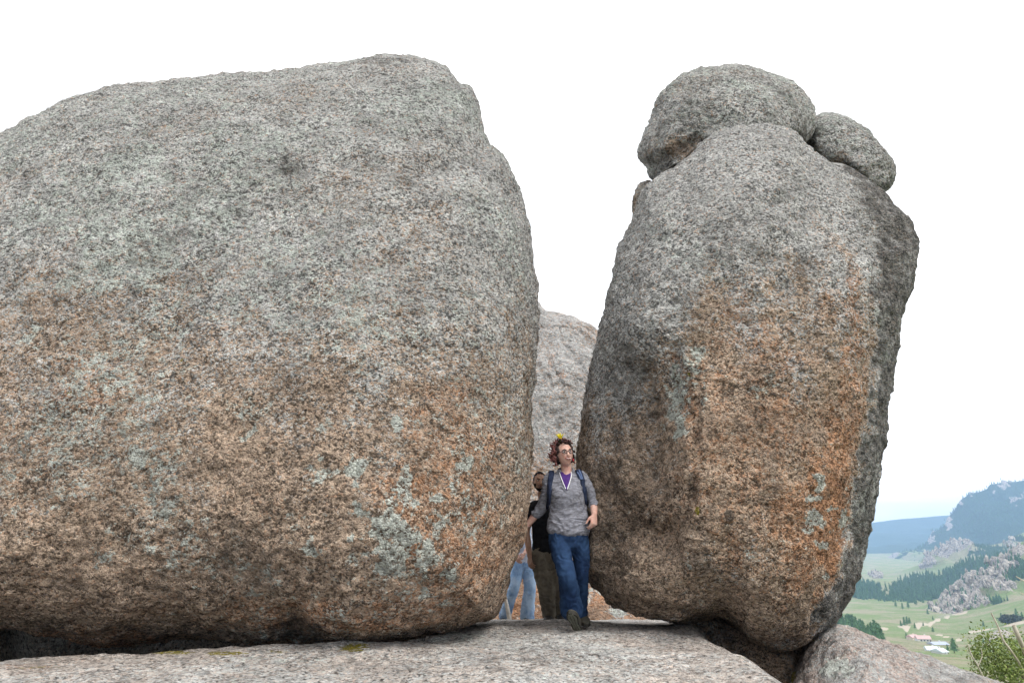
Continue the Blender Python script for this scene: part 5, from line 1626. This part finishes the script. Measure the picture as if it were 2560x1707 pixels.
for s, dy in (('A', 0.0), ('B', 0.18)):
    a = J['ank' + s]
    gz = CAMZ + float(slab_h(np.array([a[0]]), np.array([a[1]]))[0]) + 0.022
    hl, te = np.array([a[0] - 0.01, a[1] + 0.06, gz + (0.03 if s == 'B' else 0)]), np.array([a[0] - 0.005 - (0.03 if s == 'A' else -0.03), a[1] - 0.2, gz])
    (sv, sf), d_, u_, s_, L_ = foot_pieces(hl, te, (0, 0, 1), 0.05, 0.085)
    fused('boot', [(sv, sf), limb([hl + ww(0, -0.03, 0.04), a + ww(0, 0, 0.02)], [0.05, 0.055], n=12)], 0.006, SHOE, man, 3)
    V, F, lugs = sole_piece(hl, d_, u_, s_, L_, 0.052)
    poly('sole', V, F, RUBBER, man, False)
attach(man)

# ================================================================== the third walker, mostly behind the big boulder
Yt = 11.6
third = person_root(Vector(W(200, 1428, Yt)), 'person in pale blue jeans and pale striped shirt, mostly hidden behind the huge boulder')
J = dict(hipA=W(222, 1020, Yt), kneeA=W(186, 1195, Yt - 0.1), ankA=W(118, 1395, Yt + 0.1), hipB=W(288, 1020, Yt), kneeB=W(303, 1195, Yt - 0.06), ankB=W(284, 1400, Yt),
         shA=W(150, 745, Yt), elA=W(140, 880, Yt - 0.05), wrA=W(205, 955, Yt - 0.22), shB=W(285, 735, Yt), elB=W(300, 880, Yt - 0.04), wrB=W(262, 940, Yt - 0.24))
hc = W(205, 630, Yt - 0.03)
Mt = rotz(math.radians(-14)) @ rotx(math.radians(6))
hp, put_t = head_pieces(hc, Mt, 1.02, True)
body = list(hp)
body.append(limb([W(208, 680, Yt + 0.02), W(212, 725, Yt + 0.03)], [0.052, 0.065], n=16))
body.append(limb([W(216, 745, Yt + 0.02), W(228, 840, Yt + 0.02), W(245, 940, Yt + 0.02), W(254, 1020, Yt + 0.02)], [(0.13, 0.08), (0.14, 0.09), (0.12, 0.09), (0.14, 0.095)], n=20))
for s in 'AB':
    body.append(limb([J['sh' + s], (J['sh' + s] + J['el' + s]) / 2, J['el' + s], J['el' + s] * 0.5 + J['wr' + s] * 0.5, J['wr' + s]], [0.045, 0.042, 0.038, 0.036, 0.027], n=14))
    body.append(limb([J['hip' + s], (J['hip' + s] + J['knee' + s]) / 2, J['knee' + s], J['knee' + s] * 0.6 + J['ank' + s] * 0.4, J['ank' + s]], [0.082, 0.07, 0.05, 0.048, 0.034], n=14))
body += hand_pieces(J['wrA'], W(228, 1010, Yt - 0.3) - J['wrA'], (0.4, 0.9, 0.2), 1, 0.6, 1.0)
body += hand_pieces(J['wrB'], W(236, 985, Yt - 0.3) - J['wrB'], (-0.6, 0.7, 0.2), -1, 0.6, 1.0)
fused('body', body, 0.008, SKIN_F, third, 2)
face_parts(third, put_t, Mt, 1.0, HAIR_BROWN, LIPS, False)
shell('hair', put_t, True, lambda v: (v[2] > 0.066) or (v[1] > 0.0 and v[2] > -0.10) or (abs(v[0]) > 0.058 and v[1] > -0.035 and v[2] > -0.05), 1.11, HAIR_BROWN, third, 0.005)
secs = [(W(212, 712, Yt + 0.04), (0.09, 0.07)), (W(216, 738, Yt + 0.03), (0.155, 0.09)), (W(226, 800, Yt + 0.02), (0.170, 0.115)), (W(238, 880, Yt + 0.02), (0.155, 0.112)), (W(250, 960, Yt + 0.02), (0.160, 0.115)), (W(254, 1003, Yt + 0.02), (0.168, 0.12))]
ts = [limb([s[0] for s in secs], [s[1] for s in secs], n=28)]
for s, x in (('A', 180), ('B', 255)):
    ts.append(limb([W(x, 742, Yt + 0.02), J['sh' + s], (J['sh' + s] + J['el' + s]) / 2, J['el' + s], J['el' + s] * 0.55 + J['wr' + s] * 0.45], [0.05, 0.062, 0.056, 0.053, 0.046], n=16))
fused('shirt', ts, 0.010, STRIPE, third, 4, 0.5, folds(0.006, 12.0, (0.7, 0.7, 1.4), 41.0))
tr = [limb([W(254, 980, Yt + 0.02), W(255, 1020, Yt + 0.02), W(255, 1062, Yt + 0.02)], [(0.150, 0.105), (0.166, 0.115), (0.152, 0.11)], n=24)]
tr.append(limb([J['hipA'], W(208, 1090, Yt - 0.05), J['kneeA'], W(150, 1300, Yt + 0.0), W(120, 1398, Yt + 0.1)], [(0.10, 0.10), (0.10, 0.10), (0.085, 0.085), (0.088, 0.09), (0.098, 0.10)], n=20))
tr.append(limb([J['hipB'], W(298, 1090, Yt - 0.03), J['kneeB'], W(292, 1300, Yt - 0.04), W(284, 1405, Yt - 0.01)], [(0.10, 0.10), (0.105, 0.10), (0.096, 0.09), (0.105, 0.095), (0.115, 0.105)], n=20))
fused('jeans', tr, 0.011, DENIM_PALE, third, 4, 0.5, folds(0.006, 10.0, (0.8, 0.8, 1.2), 51.0))
for s in 'AB':
    a = J['ank' + s]
    gz = CAMZ + float(slab_h(np.array([a[0]]), np.array([a[1]]))[0]) + 0.02
    hl, te = np.array([a[0], a[1] + 0.06, gz]), np.array([a[0] - 0.02, a[1] - 0.19, gz])
    (sv, sf), d_, u_, s_, L_ = foot_pieces(hl, te, (0, 0, 1), 0.045, 0.075)
    fused('shoe', [(sv, sf), limb([hl + ww(0, -0.03, 0.04), a], [0.045, 0.05], n=12)], 0.006, SHOE, third, 3)
    V, F, lugs = sole_piece(hl, d_, u_, s_, L_, 0.047)
    poly('sole', V, F, RUBBER, third, False)
attach(third)

stick_v, stick_f = limb([W(158, 1422, Yt - 0.35), W(142, 1340, Yt - 0.36), W(126, 1260, Yt - 0.37), W(112, 1180, Yt - 0.36), W(92, 1060, Yt - 0.3)], [0.034, 0.031, 0.026, 0.024, 0.02], n=10)
tag(poly('walking_stick', stick_v, stick_f, BIRCH, None), 'pale peeled stick leaning past the leg of the pale blue jeans', 'stick')
